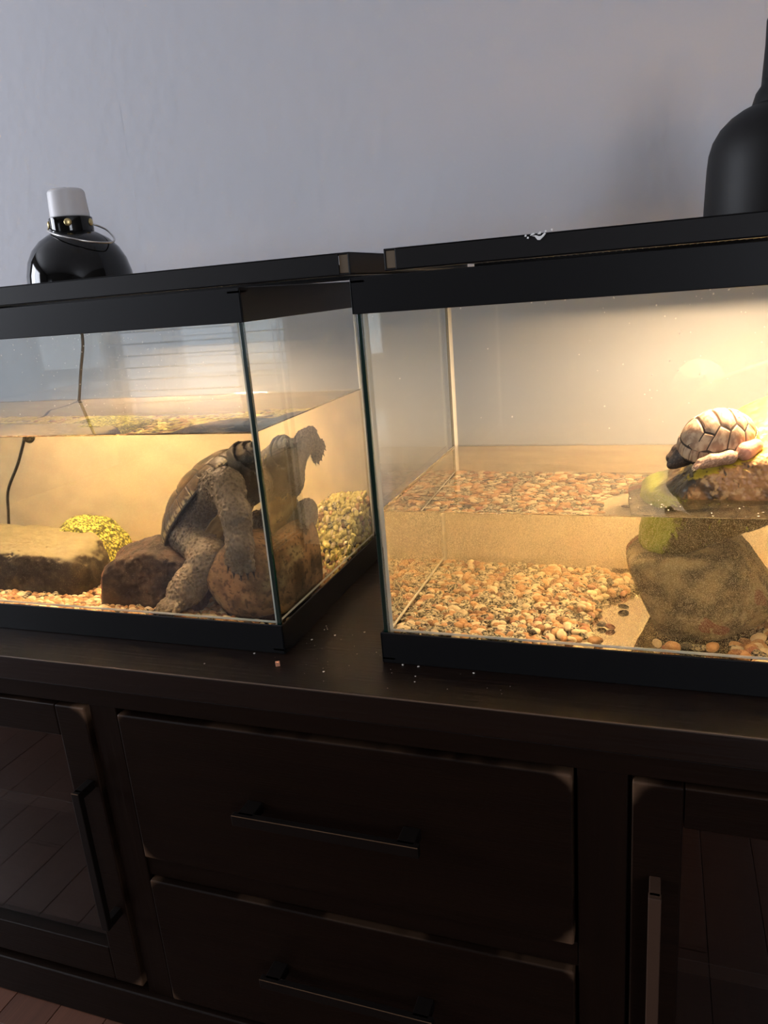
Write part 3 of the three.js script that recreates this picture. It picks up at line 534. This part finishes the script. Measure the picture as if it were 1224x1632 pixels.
/* ---------- turtles ---------- */
// smooth union of tapered capsules, meshed with surface nets; chains: [[[x,y,z,r], ...], ...]
function flesh(chains, cell, k, bump) {
  const segs = []; const lo = V(9, 9, 9), hi = V(-9, -9, -9);
  for (const c of chains) for (let i = 0; i < c.length; i++) {
    const a = c[i], b = c[i + 1] ?? (c.length === 1 ? c[0] : null); const m = a[3] + 0.008;
    lo.min(V(a[0] - m, a[1] - m, a[2] - m)); hi.max(V(a[0] + m, a[1] + m, a[2] + m)); if (b) segs.push([a, b, c.k ?? k]);
  }
  const nx = Math.ceil((hi.x - lo.x) / cell) + 1, ny = Math.ceil((hi.y - lo.y) / cell) + 1, nz = Math.ceil((hi.z - lo.z) / cell) + 1, F = new Float32Array(nx * ny * nz);
  const D = (x, y, z) => {
    let d = 1;
    for (const [a, b, kk] of segs) {
      const ux = b[0] - a[0], uy = b[1] - a[1], uz = b[2] - a[2], L = ux * ux + uy * uy + uz * uz || 1e-12, t = clamp(((x - a[0]) * ux + (y - a[1]) * uy + (z - a[2]) * uz) / L);
      const e = Math.hypot(x - a[0] - ux * t, y - a[1] - uy * t, z - a[2] - uz * t) - lerp(a[3], b[3], t);
      const h = clamp(0.5 + 0.5 * (d - e) / kk); d = lerp(d, e, h) - kk * h * (1 - h);
    }
    return d + (bump ? bump(x, y, z) : 0);
  };
  const I = (i, j, l) => i + nx * (j + ny * l);
  for (let l = 0; l < nz; l++) for (let j = 0; j < ny; j++) for (let i = 0; i < nx; i++) F[I(i, j, l)] = D(lo.x + i * cell, lo.y + j * cell, lo.z + l * cell);
  const vid = new Int32Array(nx * ny * nz).fill(-1), pos = [], idx = [];
  const C = [[0, 0, 0], [1, 0, 0], [0, 1, 0], [1, 1, 0], [0, 0, 1], [1, 0, 1], [0, 1, 1], [1, 1, 1]], E = [[0, 1], [2, 3], [4, 5], [6, 7], [0, 2], [1, 3], [4, 6], [5, 7], [0, 4], [1, 5], [2, 6], [3, 7]];
  for (let l = 0; l < nz - 1; l++) for (let j = 0; j < ny - 1; j++) for (let i = 0; i < nx - 1; i++) {
    const f = C.map(([a, b, c]) => F[I(i + a, j + b, l + c)]); const s = f.filter((v) => v < 0).length; if (!s || s === 8) continue;
    let x = 0, y = 0, z = 0, n = 0;
    for (const [a, b] of E) if ((f[a] < 0) !== (f[b] < 0)) { const t = f[a] / (f[a] - f[b]); x += lerp(C[a][0], C[b][0], t); y += lerp(C[a][1], C[b][1], t); z += lerp(C[a][2], C[b][2], t); n++; }
    vid[I(i, j, l)] = pos.length / 3; pos.push(lo.x + (i + x / n) * cell, lo.y + (j + y / n) * cell, lo.z + (l + z / n) * cell);
  }
  const quad = (a, b, c, d, flip) => { if (a < 0 || b < 0 || c < 0 || d < 0) return; flip ? idx.push(a, c, b, a, d, c) : idx.push(a, b, c, a, c, d); };
  for (let l = 1; l < nz - 1; l++) for (let j = 1; j < ny - 1; j++) for (let i = 1; i < nx - 1; i++) {
    const o = F[I(i, j, l)] < 0;
    if (o !== (F[I(i + 1, j, l)] < 0)) quad(vid[I(i, j - 1, l - 1)], vid[I(i, j, l - 1)], vid[I(i, j, l)], vid[I(i, j - 1, l)], !o);
    if (o !== (F[I(i, j + 1, l)] < 0)) quad(vid[I(i - 1, j, l - 1)], vid[I(i - 1, j, l)], vid[I(i, j, l)], vid[I(i, j, l - 1)], !o);
    if (o !== (F[I(i, j, l + 1)] < 0)) quad(vid[I(i - 1, j - 1, l)], vid[I(i, j - 1, l)], vid[I(i, j, l)], vid[I(i - 1, j, l)], !o);
  }
  const g = new THREE.BufferGeometry(); g.setAttribute('position', new THREE.Float32BufferAttribute(pos, 3)); g.setIndex(idx); g.computeVertexNormals(); return g;
}
function paintVerts(g, fn) { const p = g.attributes.position, n = g.attributes.normal, c = new Float32Array(p.count * 3); for (let i = 0; i < p.count; i++) c.set(fn(p.getX(i), p.getY(i), p.getZ(i), n?.getX(i), n?.getY(i), n?.getZ(i)), i * 3); g.setAttribute('color', new THREE.BufferAttribute(c, 3)); return g; }
// carapace: local x forward, y up, z right; half length a, half width b, height H; scutes as meshes of their own
function carapace(parent, a, b, H, matBase, matScute, colorAt, flare = 0.0, broad = 0) {
  const dome = (X, Y) => { const r = Math.min(1, Math.hypot(X, Y)); return Math.pow(1 - Math.pow(r, 2.3), 0.62); };
  const P = (X, Y, lift = 0) => { const r = Math.hypot(X, Y), h = dome(X, Y) * H; const q = 1 + flare * sstep(0.8, 1, r); return V(X * a * q * (1 + lift / H * 0.3 * r), h + lift * (1 - 0.6 * r), Y * b * q * (1 + lift / H * 0.3 * r)); };
  { // under-shell that shows in the seams, closed underneath
    const pos = [], idx = [], N = 72, M = 22;
    for (let m = 0; m <= M; m++) for (let n = 0; n < N; n++) { const r = 0.995 * m / M, t = n / N * 2 * Math.PI, v = P(r * Math.cos(t), r * Math.sin(t), -H * 0.02); pos.push(v.x, v.y, v.z); }
    for (let m = 0; m <= M; m++) for (let n = 0; n < N; n++) { const r = 0.995 * (1 - m / M), t = n / N * 2 * Math.PI, v = P(r * Math.cos(t), r * Math.sin(t), -H * 0.02); pos.push(v.x * 0.985, v.y - H * 0.06 - 0.001, v.z * 0.985); }
    for (let m = 0; m < 2 * M + 1; m++) for (let n = 0; n < N; n++) { const A = m * N + n, B = m * N + (n + 1) % N; idx.push(A, B, A + N, B, B + N, A + N); }
    const g = new THREE.BufferGeometry(); g.setAttribute('position', new THREE.Float32BufferAttribute(pos, 3)); g.setIndex(idx); g.computeVertexNormals();
    parent = mesh('carapace', g, matBase, parent);
  }
  const scute = (poly, k, bulge = 0.045) => {
    // poly in unit-disc coordinates, resampled; rings from centre to rim
    const R = []; const n = poly.length; for (let i = 0; i < n; i++) { const [x0, y0] = poly[i], [x1, y1] = poly[(i + 1) % n], q = 7; for (let s = 0; s < q; s++) R.push([lerp(x0, x1, s / q), lerp(y0, y1, s / q)]); }
    const cx = R.reduce((s, q) => s + q[0], 0) / R.length, cy = R.reduce((s, q) => s + q[1], 0) / R.length, pos = [], idx = [], col = [], K = 9, N = R.length;
    for (let m = 0; m <= K; m++) for (let i = 0; i < N; i++) {
      const t = m / K * 0.975, X = lerp(cx, R[i][0], t), Y = lerp(cy, R[i][1], t), w = fbm(X * 9 + k, Y * 9, k, 3);
      const lift = H * (bulge * (1 - t * t) + 0.009 * Math.sin(t * 26) * t + 0.02 * (w - 0.5)) - (m === K ? H * 0.045 : 0), v = P(X, Y, lift);
      pos.push(v.x, v.y, v.z); col.push(...colorAt(X, Y, t, k));
    }
    for (let m = 0; m < K; m++) for (let i = 0; i < N; i++) { const A = m * N + i, B = m * N + (i + 1) % N; idx.push(A, B, A + N, B, B + N, A + N); }
    const g = new THREE.BufferGeometry(); g.setAttribute('position', new THREE.Float32BufferAttribute(pos, 3)); g.setAttribute('color', new THREE.Float32BufferAttribute(col, 3)); g.setIndex(idx); g.computeVertexNormals();
    mesh('scute', g, matScute, parent);
  };
  const RI = broad ? 0.90 : 0.85, ang = [0.36, 0.98, 1.52, 2.08, 2.66];
  const seams = [0.80, 0.44, 0.07, -0.31, -0.62, -0.84], vw = [0.17, 0.21, 0.21, 0.21, 0.17, 0.10].map((v, i) => v + broad * [0.6, 1, 1, 1, 0.7, 0.3][i]), mw = [0.32, 0.34, 0.34, 0.34, 0.26].map((v, i) => v + broad * [0.9, 1.2, 1.2, 1.1, 0.6][i]);
  for (let i = 0; i < 5; i++) { const m = (seams[i] + seams[i + 1]) / 2, wm = mw[i]; const arc = (c, h) => [-1, -0.5, 0, 0.5, 1].map((q) => [RI * Math.cos(c + q * h), RI * Math.sin(c + q * h)]);
    const front = i ? [[seams[i], -vw[i]], [seams[i], vw[i]]] : arc(0, ang[0]), rear = i < 4 ? [[seams[i + 1], vw[i + 1]], [seams[i + 1], -vw[i + 1]]] : arc(Math.PI, Math.PI - ang[4]);
    scute([...front, [m, wm], ...rear, [m, -wm]], i); }
  const mids = [0, 1, 2, 3, 4].map((i) => [(seams[i] + seams[i + 1]) / 2, mw[i]]);
  
  for (const s of [1, -1]) for (let i = 0; i < 4; i++) {
    const rim = []; for (let q = 0; q <= 3; q++) { const t = lerp(ang[i], ang[i + 1], q / 3); const w = RI * (1 + 0.035 * Math.sin(q / 3 * Math.PI) - 0.012); rim.push([w * Math.cos(t), s * w * Math.sin(t)]); }
    const inn = [mids[i + 1], [seams[i + 1], vw[i + 1]], mids[i]].map(([x, y]) => [x, s * y]);
    const poly = i === 0 ? [...rim, mids[1], [seams[1], vw[1]], mids[0]].map(([x, y], j) => (j < 4 ? [x, y] : [x, s * y])) : i === 3 ? [...rim, mids[4], [seams[4], vw[4]], mids[3]].map(([x, y], j) => (j < 4 ? [x, y] : [x, s * y])) : [...rim, ...inn]; if (s < 0) poly.reverse(); scute(poly, 10 + i + (s > 0 ? 0 : 5));
  }
  for (let i = 0; i < 24; i++) {
    const t0 = i / 24 * 2 * Math.PI, t1 = (i + 1) / 24 * 2 * Math.PI, o = [], q = [];
    for (let j = 0; j <= 2; j++) { const t = lerp(t0, t1, j / 2); o.push([0.998 * Math.cos(t), 0.998 * Math.sin(t)]); q.push([(RI + 0.006) * Math.cos(t), (RI + 0.006) * Math.sin(t)]); }
    scute([...o, ...q.reverse()], 30 + i, 0.02);
  }
  return parent;
}
const pt = (o, f, u, r, F, U, W, rad) => [o.x + f.x * F + u.x * U + r.x * W, o.y + f.y * F + u.y * U + r.y * W, o.z + f.z * F + u.z * U + r.z * W, rad];
const claw = (a, b, r) => { const d = V(...b).sub(V(...a)), L = d.length(), g = new THREE.ConeGeometry(r, L, 8).translate(0, L / 2, 0); g.applyQuaternion(new THREE.Quaternion().setFromUnitVectors(up, d.normalize())); return g.translate(...a); };
function frame(f0, r0) { const f = f0.clone().normalize(), r = r0.clone().sub(f.clone().multiplyScalar(r0.dot(f))).normalize(), u = r.clone().cross(f); return { f, r, u }; }

{ // the large turtle, propped upright on the boulder
  const o = V(0.322, 0.152, 0.392), { f, r, u } = frame(V(0.706, 0.697, 0.14), V(-0.42, -0.05, 0.90));
  const t = thing('turtle', 'large dark turtle propped upright under water against the front corner of the left aquarium', 'turtle', o.toArray());
  const Lc = (F, U, W, rad) => pt(V(0, 0, 0), f, u, r, F, U, W, rad), Wd = (x, y, z, rad) => [x - o.x, y - o.y, z - o.z, rad];
  const arm = [Lc(0.05, -0.004, 0.032, 0.023), Wd(0.384, 0.200, 0.474, 0.020), Wd(0.400, 0.168, 0.494, 0.0175), Wd(0.402, 0.130, 0.500, 0.0150), Wd(0.400, 0.120, 0.500, 0.0145)];
  const leg = [Lc(-0.04, -0.012, 0.028, 0.026), Wd(0.338, 0.098, 0.452, 0.0235), Wd(0.304, 0.062, 0.466, 0.020), Wd(0.292, 0.050, 0.474, 0.0165), Wd(0.288, 0.043, 0.480, 0.0115)];
  const armL = [Lc(0.05, -0.006, -0.034, 0.023), Wd(0.415, 0.200, 0.402, 0.0175), Wd(0.424, 0.228, 0.376, 0.0150), Wd(0.425, 0.230, 0.352, 0.0135), Wd(0.422, 0.214, 0.336, 0.011)];
  const legL = [Lc(-0.045, -0.01, -0.030, 0.024), Wd(0.385, 0.122, 0.350, 0.0185), Wd(0.405, 0.128, 0.366, 0.0165), Wd(0.410, 0.120, 0.384, 0.013)];
  const chains = [[Lc(-0.075, 0.000, 0, 0.020), Lc(0.0, 0.000, 0, 0.032), Lc(0.066, 0.0, 0, 0.030)], [Lc(-0.05, 0, 0.024, 0.022), Lc(0.055, 0, 0.026, 0.026)], [Lc(-0.05, 0, -0.024, 0.022), Lc(0.055, 0, -0.026, 0.026)], [Lc(0.06, 0.004, 0, 0.031), Lc(0.092, -0.003, 0, 0.029), Lc(0.108, -0.010, 0.002, 0.020), Lc(0.119, -0.016, 0.003, 0.012)], [Lc(-0.08, -0.004, 0, 0.012), Lc(-0.105, -0.012, 0.006, 0.006), Lc(-0.118, -0.02, 0.014, 0.003)], arm, leg, armL, legL];
  const claws = [];
  const toes = (wrist, dir, spread, len, rad, n = 5) => {
    const d = V(...dir).normalize(), s = V(...spread).normalize();
    for (let i = 0; i < n; i++) {
      const q = (i - (n - 1) / 2) / ((n - 1) / 2), L = len * (1 - 0.22 * q * q) * (i === 0 ? 0.8 : 1), b = V(wrist[0], wrist[1], wrist[2]).addScaledVector(s, q * rad * 2.5), e = b.clone().addScaledVector(d, L).addScaledVector(s, q * L * 0.30), m = b.clone().lerp(e, 0.55); m.y += L * 0.10;
      const ch = [[b.x, b.y, b.z, rad * 1.15], [m.x, m.y, m.z, rad], [e.x, e.y, e.z, rad * 0.72]]; ch.k = 0.003; chains.push(ch);
      const c = e.clone().addScaledVector(d, len * 0.55).addScaledVector(s, q * len * 0.12); claws.push(claw([e.x, e.y, e.z], [c.x, c.y, c.z], rad * 0.62));
    }
  };
  toes(arm.at(-1), [-0.02, -1, 0.12], [1, -0.1, -0.15], 0.024, 0.0042);
  toes(leg.at(-1), [-0.40, -0.32, 0.6], [0.9, 0.0, 0.35], 0.030, 0.0044);
  toes(armL.at(-1), [-0.02, -0.75, -0.5], [0.3, 0.5, -0.7], 0.018, 0.0044);
  toes(legL.at(-1), [0.15, -0.5, 0.6], [0.9, 0.1, 0.1], 0.012, 0.004);
  const head = V(...Lc(0.088, -0.004, 0));
  const g = flesh(chains, 0.0019, 0.012, (x, y, z) => {
    const q = V(x, y, z), rad = q.distanceTo(head), near = sstep(0.05, 0.028, rad);
    const fold = Math.hypot(q.clone().sub(head).dot(r), q.clone().sub(head).dot(u));
    const [a, b] = cells(x * 175, y * 175, z * 175);
    return 0.0026 * near * Math.sin(fold * 760) * sstep(0.004, 0.012, fold) - 0.0026 * (1 - near) * sstep(0, 0.4, b - a) + 0.0016 * (fbm(x * 70, y * 70, z * 70, 2) - 0.5);
  });
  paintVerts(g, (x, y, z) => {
    const [a, b] = cells(x * 175, y * 175, z * 175), k = fbm(x * 60, y * 60, z * 60, 3), under = sstep(-0.012, -0.034, x * u.x + y * u.y + z * u.z);
    const q = V(x, y, z).sub(head), fold = Math.hypot(q.dot(r), q.dot(u)), near = sstep(0.05, 0.028, q.length()), ridge = 0.5 - 0.5 * Math.sin(fold * 760);
    const skin = mixc(mixc([0.34, 0.265, 0.19], [0.024, 0.017, 0.012], sstep(0.04, 0.24, b - a) * (0.55 + 0.45 * k)), mixc([0.018, 0.012, 0.008], [0.30, 0.22, 0.14], ridge * k * 1.3), near), pale = mixc([0.16, 0.11, 0.06], [0.34, 0.26, 0.15], k);
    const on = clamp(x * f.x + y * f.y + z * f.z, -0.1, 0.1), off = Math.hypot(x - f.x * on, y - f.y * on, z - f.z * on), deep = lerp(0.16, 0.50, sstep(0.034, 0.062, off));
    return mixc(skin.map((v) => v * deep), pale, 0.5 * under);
  });
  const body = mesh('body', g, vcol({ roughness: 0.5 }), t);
  mesh('claw', mergeGeometries(claws), std({ color: rgb(0.012, 0.01, 0.008), roughness: 0.35 }), body);
  const shell = new THREE.Group(); shell.name = 'shell'; shell.quaternion.setFromRotationMatrix(new THREE.Matrix4().makeBasis(f, u, r)); 
  const cp = carapace(shell, 0.106, 0.058, 0.050, std({ color: rgb(0.012, 0.008, 0.005), roughness: 0.5 }), vcol({ roughness: 0.42 }), (X, Y, tt, k) => {
    const n = fbm(X * 8 + k, Y * 8, 3, 4), base = mixc([0.020, 0.012, 0.006], [0.10, 0.058, 0.026], sstep(0.3, 0.75, n));
    return k >= 30 ? mixc(base, [0.46, 0.36, 0.20], 0.8 * sstep(0.955, 0.985, Math.hypot(X, Y)) * sstep(0.35, 0.6, fbm(X * 40, Y * 40, 2, 2))) : mixc(base, [0.24, 0.16, 0.07], 0.35 * sstep(0.2, 0.9, Math.sin(tt * 30)));
  }, 0.03);
  cp.quaternion.copy(shell.quaternion); cp.position.set(u.x * 0.004, u.y * 0.004, u.z * 0.004); t.add(cp);
  // plastron: hinged plate of pale horn under the body
  const pl = new THREE.SphereGeometry(1, 48, 24), pp = pl.attributes.position;
  for (let i = 0; i < pp.count; i++) { const X = pp.getX(i), Y = pp.getY(i), Z = pp.getZ(i), w = 1 - 0.25 * Math.exp(-((Math.abs(X) - 0.0) ** 2) / 0.02) * 0.4 - 0.25 * Math.abs(X) ** 2; pp.setXYZ(i, X * 0.085, Y * 0.006 + 0.006 * X * X - 0.0012 * Math.exp(-((X - 0.35) ** 2) / 0.001) , Z * 0.044 * w); }
  pl.computeVertexNormals();
  paintVerts(pl, (x, y, z) => mixc([0.20, 0.13, 0.05], [0.46, 0.34, 0.16], sstep(0.3, 0.7, fbm(x * 60, y * 60, z * 60, 4))));
  const pm = mesh('plastron', pl, vcol({ roughness: 0.5 }), t); pm.quaternion.copy(shell.quaternion); pm.position.set(-u.x * 0.030 - f.x * 0.005, -u.y * 0.030 - f.y * 0.005, -u.z * 0.030 - f.z * 0.005);
  pm.userData.label = 'pale tan belly plate';
  const eye = std({ color: rgb(0.01, 0.01, 0.008), roughness: 0.1 });
  for (const s of [-1, 1]) { const e = Lc(0.110, -0.002, s * 0.0145); mesh('eye', new THREE.SphereGeometry(0.0032, 16, 12), eye, t, e.slice(0, 3)); }
}
{ // the small turtle basking on the slab
  const o = V(0.9415, 0.2275, 0.402), { f, r, u } = frame(V(-0.93, -0.16, 0.26), V(-0.20, 0.40, -0.88));
  const t = thing('turtle', 'small turtle with a pale domed shell basking on the slanting slab under the right lamp', 'turtle', o.toArray());
  const Lc = (F, U, W, rad) => pt(V(0, 0, 0), f, u, r, F, U, W, rad), Wd = (x, y, z, rad) => [x - o.x, y - o.y, z - o.z, rad];
  const arm = [Lc(0.018, -0.004, -0.020, 0.0075), Wd(0.951, 0.2235, 0.440, 0.0062), Wd(0.934, 0.2215, 0.446, 0.0058), Wd(0.924, 0.2185, 0.447, 0.0055)];
  const legL = [Lc(-0.018, -0.003, -0.020, 0.0085), Wd(0.966, 0.2275, 0.432, 0.0085), Wd(0.976, 0.2320, 0.426, 0.007)];
  const armR = [Lc(0.020, -0.004, 0.018, 0.007), Lc(0.034, -0.012, 0.022, 0.006), Lc(0.044, -0.018, 0.018, 0.005)];
  const legR = [Lc(-0.018, -0.003, 0.020, 0.0085), Lc(-0.028, -0.008, 0.028, 0.007)];
  const chains = [[Lc(-0.026, 0, 0, 0.010), Lc(0.026, 0, 0, 0.011)], [Lc(-0.02, 0, 0.013, 0.009), Lc(0.02, 0, 0.013, 0.009)], [Lc(-0.02, 0, -0.013, 0.009), Lc(0.02, 0, -0.013, 0.009)], [Lc(0.024, 0, 0, 0.0105), Lc(0.038, -0.005, -0.001, 0.0095), Lc(0.046, -0.010, -0.001, 0.006), Lc(0.050, -0.0125, -0.001, 0.0038)], [Lc(-0.034, -0.004, 0, 0.004), Lc(-0.044, -0.008, 0, 0.0015)], arm, legL, armR, legR];
  const claws = [];
  for (let i = 0; i < 5; i++) {
    const q = (i - 2) / 2, w = arm.at(-1), b = V(w[0] - 0.001, w[1] - 0.001, w[2] + q * 0.0042), e = b.clone().add(V(-0.006 * (1 - 0.2 * q * q), -0.0028 - 0.001 * q, q * 0.0022)); const ch = [[b.x, b.y, b.z, 0.0021], [(b.x + e.x) / 2, (b.y + e.y) / 2 + 0.0008, (b.z + e.z) / 2, 0.0019], [e.x, e.y, e.z, 0.0014]]; ch.k = 0.0012; chains.push(ch);
    claws.push(claw([e.x, e.y, e.z], [e.x - 0.003, e.y - 0.002, e.z + q * 0.001], 0.0009));
  }
  const g = flesh(chains, 0.0012, 0.004, (x, y, z) => { const [a, b] = cells(x * 520, y * 520, z * 520); return -0.0004 * sstep(0, 0.5, b - a); });
  paintVerts(g, (x, y, z) => { const [a, b] = cells(x * 520, y * 520, z * 520), F = x * f.x + y * f.y + z * f.z, pink = sstep(-0.004, -0.016, F) * sstep(0.02, 0.027, -(x * r.x + y * r.y + z * r.z)); const skin = mixc([0.22, 0.13, 0.09], [0.50, 0.34, 0.25], sstep(0.05, 0.5, b - a)), dark = mixc([0.03, 0.02, 0.016], [0.10, 0.07, 0.055], sstep(0.1, 0.5, b - a)); return mixc(mixc(skin, dark, sstep(0.026, 0.034, F) * (1 - sstep(0.015, 0.02, -(x * r.x + y * r.y + z * r.z)))), [0.62, 0.28, 0.20], 0.8 * pink); });
  const body = mesh('body', g, vcol({ roughness: 0.6 }), t);
  mesh('claw', mergeGeometries(claws), std({ color: rgb(0.6, 0.5, 0.38), roughness: 0.4 }), body);
  const q = new THREE.Quaternion().setFromRotationMatrix(new THREE.Matrix4().makeBasis(f, u, r)), holder = new THREE.Group();
  const cp = carapace(holder, 0.0425, 0.0345, 0.041, std({ color: rgb(0.03, 0.018, 0.012), roughness: 0.7 }), vcol({ roughness: 0.6 }), (X, Y, tt, k) => { const n = fbm(X * 12 + k, Y * 12, 5, 4); return mixc(mixc([0.25, 0.155, 0.10], [0.46, 0.35, 0.24], sstep(0.3, 0.7, n)), [0.20, 0.11, 0.07], 0.5 * sstep(0.6, 0.72, fbm(X * 22, Y * 22, k, 3))); }, 0, 0.22);
  cp.quaternion.copy(q); t.add(cp);
  const eye = std({ color: rgb(0.01, 0.01, 0.008), roughness: 0.1 });
  for (const s of [-1, 1]) mesh('eye', new THREE.SphereGeometry(0.0014, 12, 10), eye, t, Lc(0.0445, -0.0065, s * 0.0058 - 0.001).slice(0, 3));
}

/* ---------- small things ---------- */
{ // cable in the left tank
  const t = thing('heater_cable', 'thin dark cable held by a suction cup at the back of the left aquarium', 'cable');
  const pts = [V(-0.05, 0.4285, 0.176), V(-0.05, 0.42, 0.1815), V(-0.052, 0.37, 0.183), V(-0.068, 0.32, 0.183), V(-0.081, 0.278, 0.183), V(-0.090, 0.235, 0.188), V(-0.112, 0.19, 0.19), V(-0.145, 0.140, 0.19), V(-0.154, 0.10, 0.19), V(-0.165, 0.06, 0.19), V(-0.185, 0.04, 0.2)];
  mesh('cord', tube(pts, 0.0027, 120, 8), std({ color: rgb(0.02, 0.018, 0.016), roughness: 0.5 }), t);
  mesh('suction_cup', lathe([[0.0001, 0.0055], [0.005, 0.0055], [0.0055, 0.003], [0.011, 0.001], [0.0125, 0], [0.0001, 0.0002]], 32).rotateX(Math.PI / 2), std({ color: rgb(0.03, 0.027, 0.022), roughness: 0.4 }), t, [-0.0885, 0.232, 0.1802]);
}
tag(mesh('food_pellet', rbox(0.0052, 0.0052, 0.0048, 0.0006).rotateY(0.5), std({ color: rgb(0.55, 0.24, 0.13), roughness: 0.8 }), scene, [0.4639, 0.0026, 0.5591]), 'square reddish food pellet on the sideboard before the left aquarium', 'food pellet');
{
  const g = [], at = [[0.4758, 0.4882, 0.0013], [0.4779, 0.447, 0.0008], [0.48, 0.4581, 0.0009], [0.4835, 0.456, 0.0009], [0.481, 0.452, 0.0007], [0.5005, 0.4713, 0.0014], [0.535, 0.4562, 0.0012], [0.5247, 0.563, 0.0013], [0.3712, 0.5718, 0.0010], [0.6349, 0.565, 0.0009], [0.5689, 0.5059, 0.0006], [0.632, 0.553, 0.0008], [0.610, 0.5305, 0.0014], [0.629, 0.531, 0.0013], [0.694, 0.534, 0.0013], [0.42, 0.536, 0.0012]];
  for (const [x, z, r] of at) g.push(new THREE.DodecahedronGeometry(r, 0).scale(1.2, 0.5, 0.9).rotateY(x * 900).translate(x, r * 0.45, z));
  for (let i = 0; i < 60; i++) { const x = rr(0.44, 0.74), z = rr(0.44, 0.59), r = rr(0.0002, 0.0005); if (x > 0.58 && z < 0.532 || x < 0.465 && z < 0.535) continue; g.push(new THREE.DodecahedronGeometry(r, 0).scale(1, 0.5, 1).translate(x, r * 0.4, z)); }
  tag(mesh('crumbs', mergeGeometries(g), std({ color: rgb(0.6, 0.55, 0.48), roughness: 0.9 }), scene), 'pale crumbs scattered on the sideboard between the two aquariums', 'crumbs', null, 'stuff');
}
scene.traverse((o) => { if (o.isMesh) o.castShadow = o.receiveShadow = true; });
renderer.render(scene, camera);
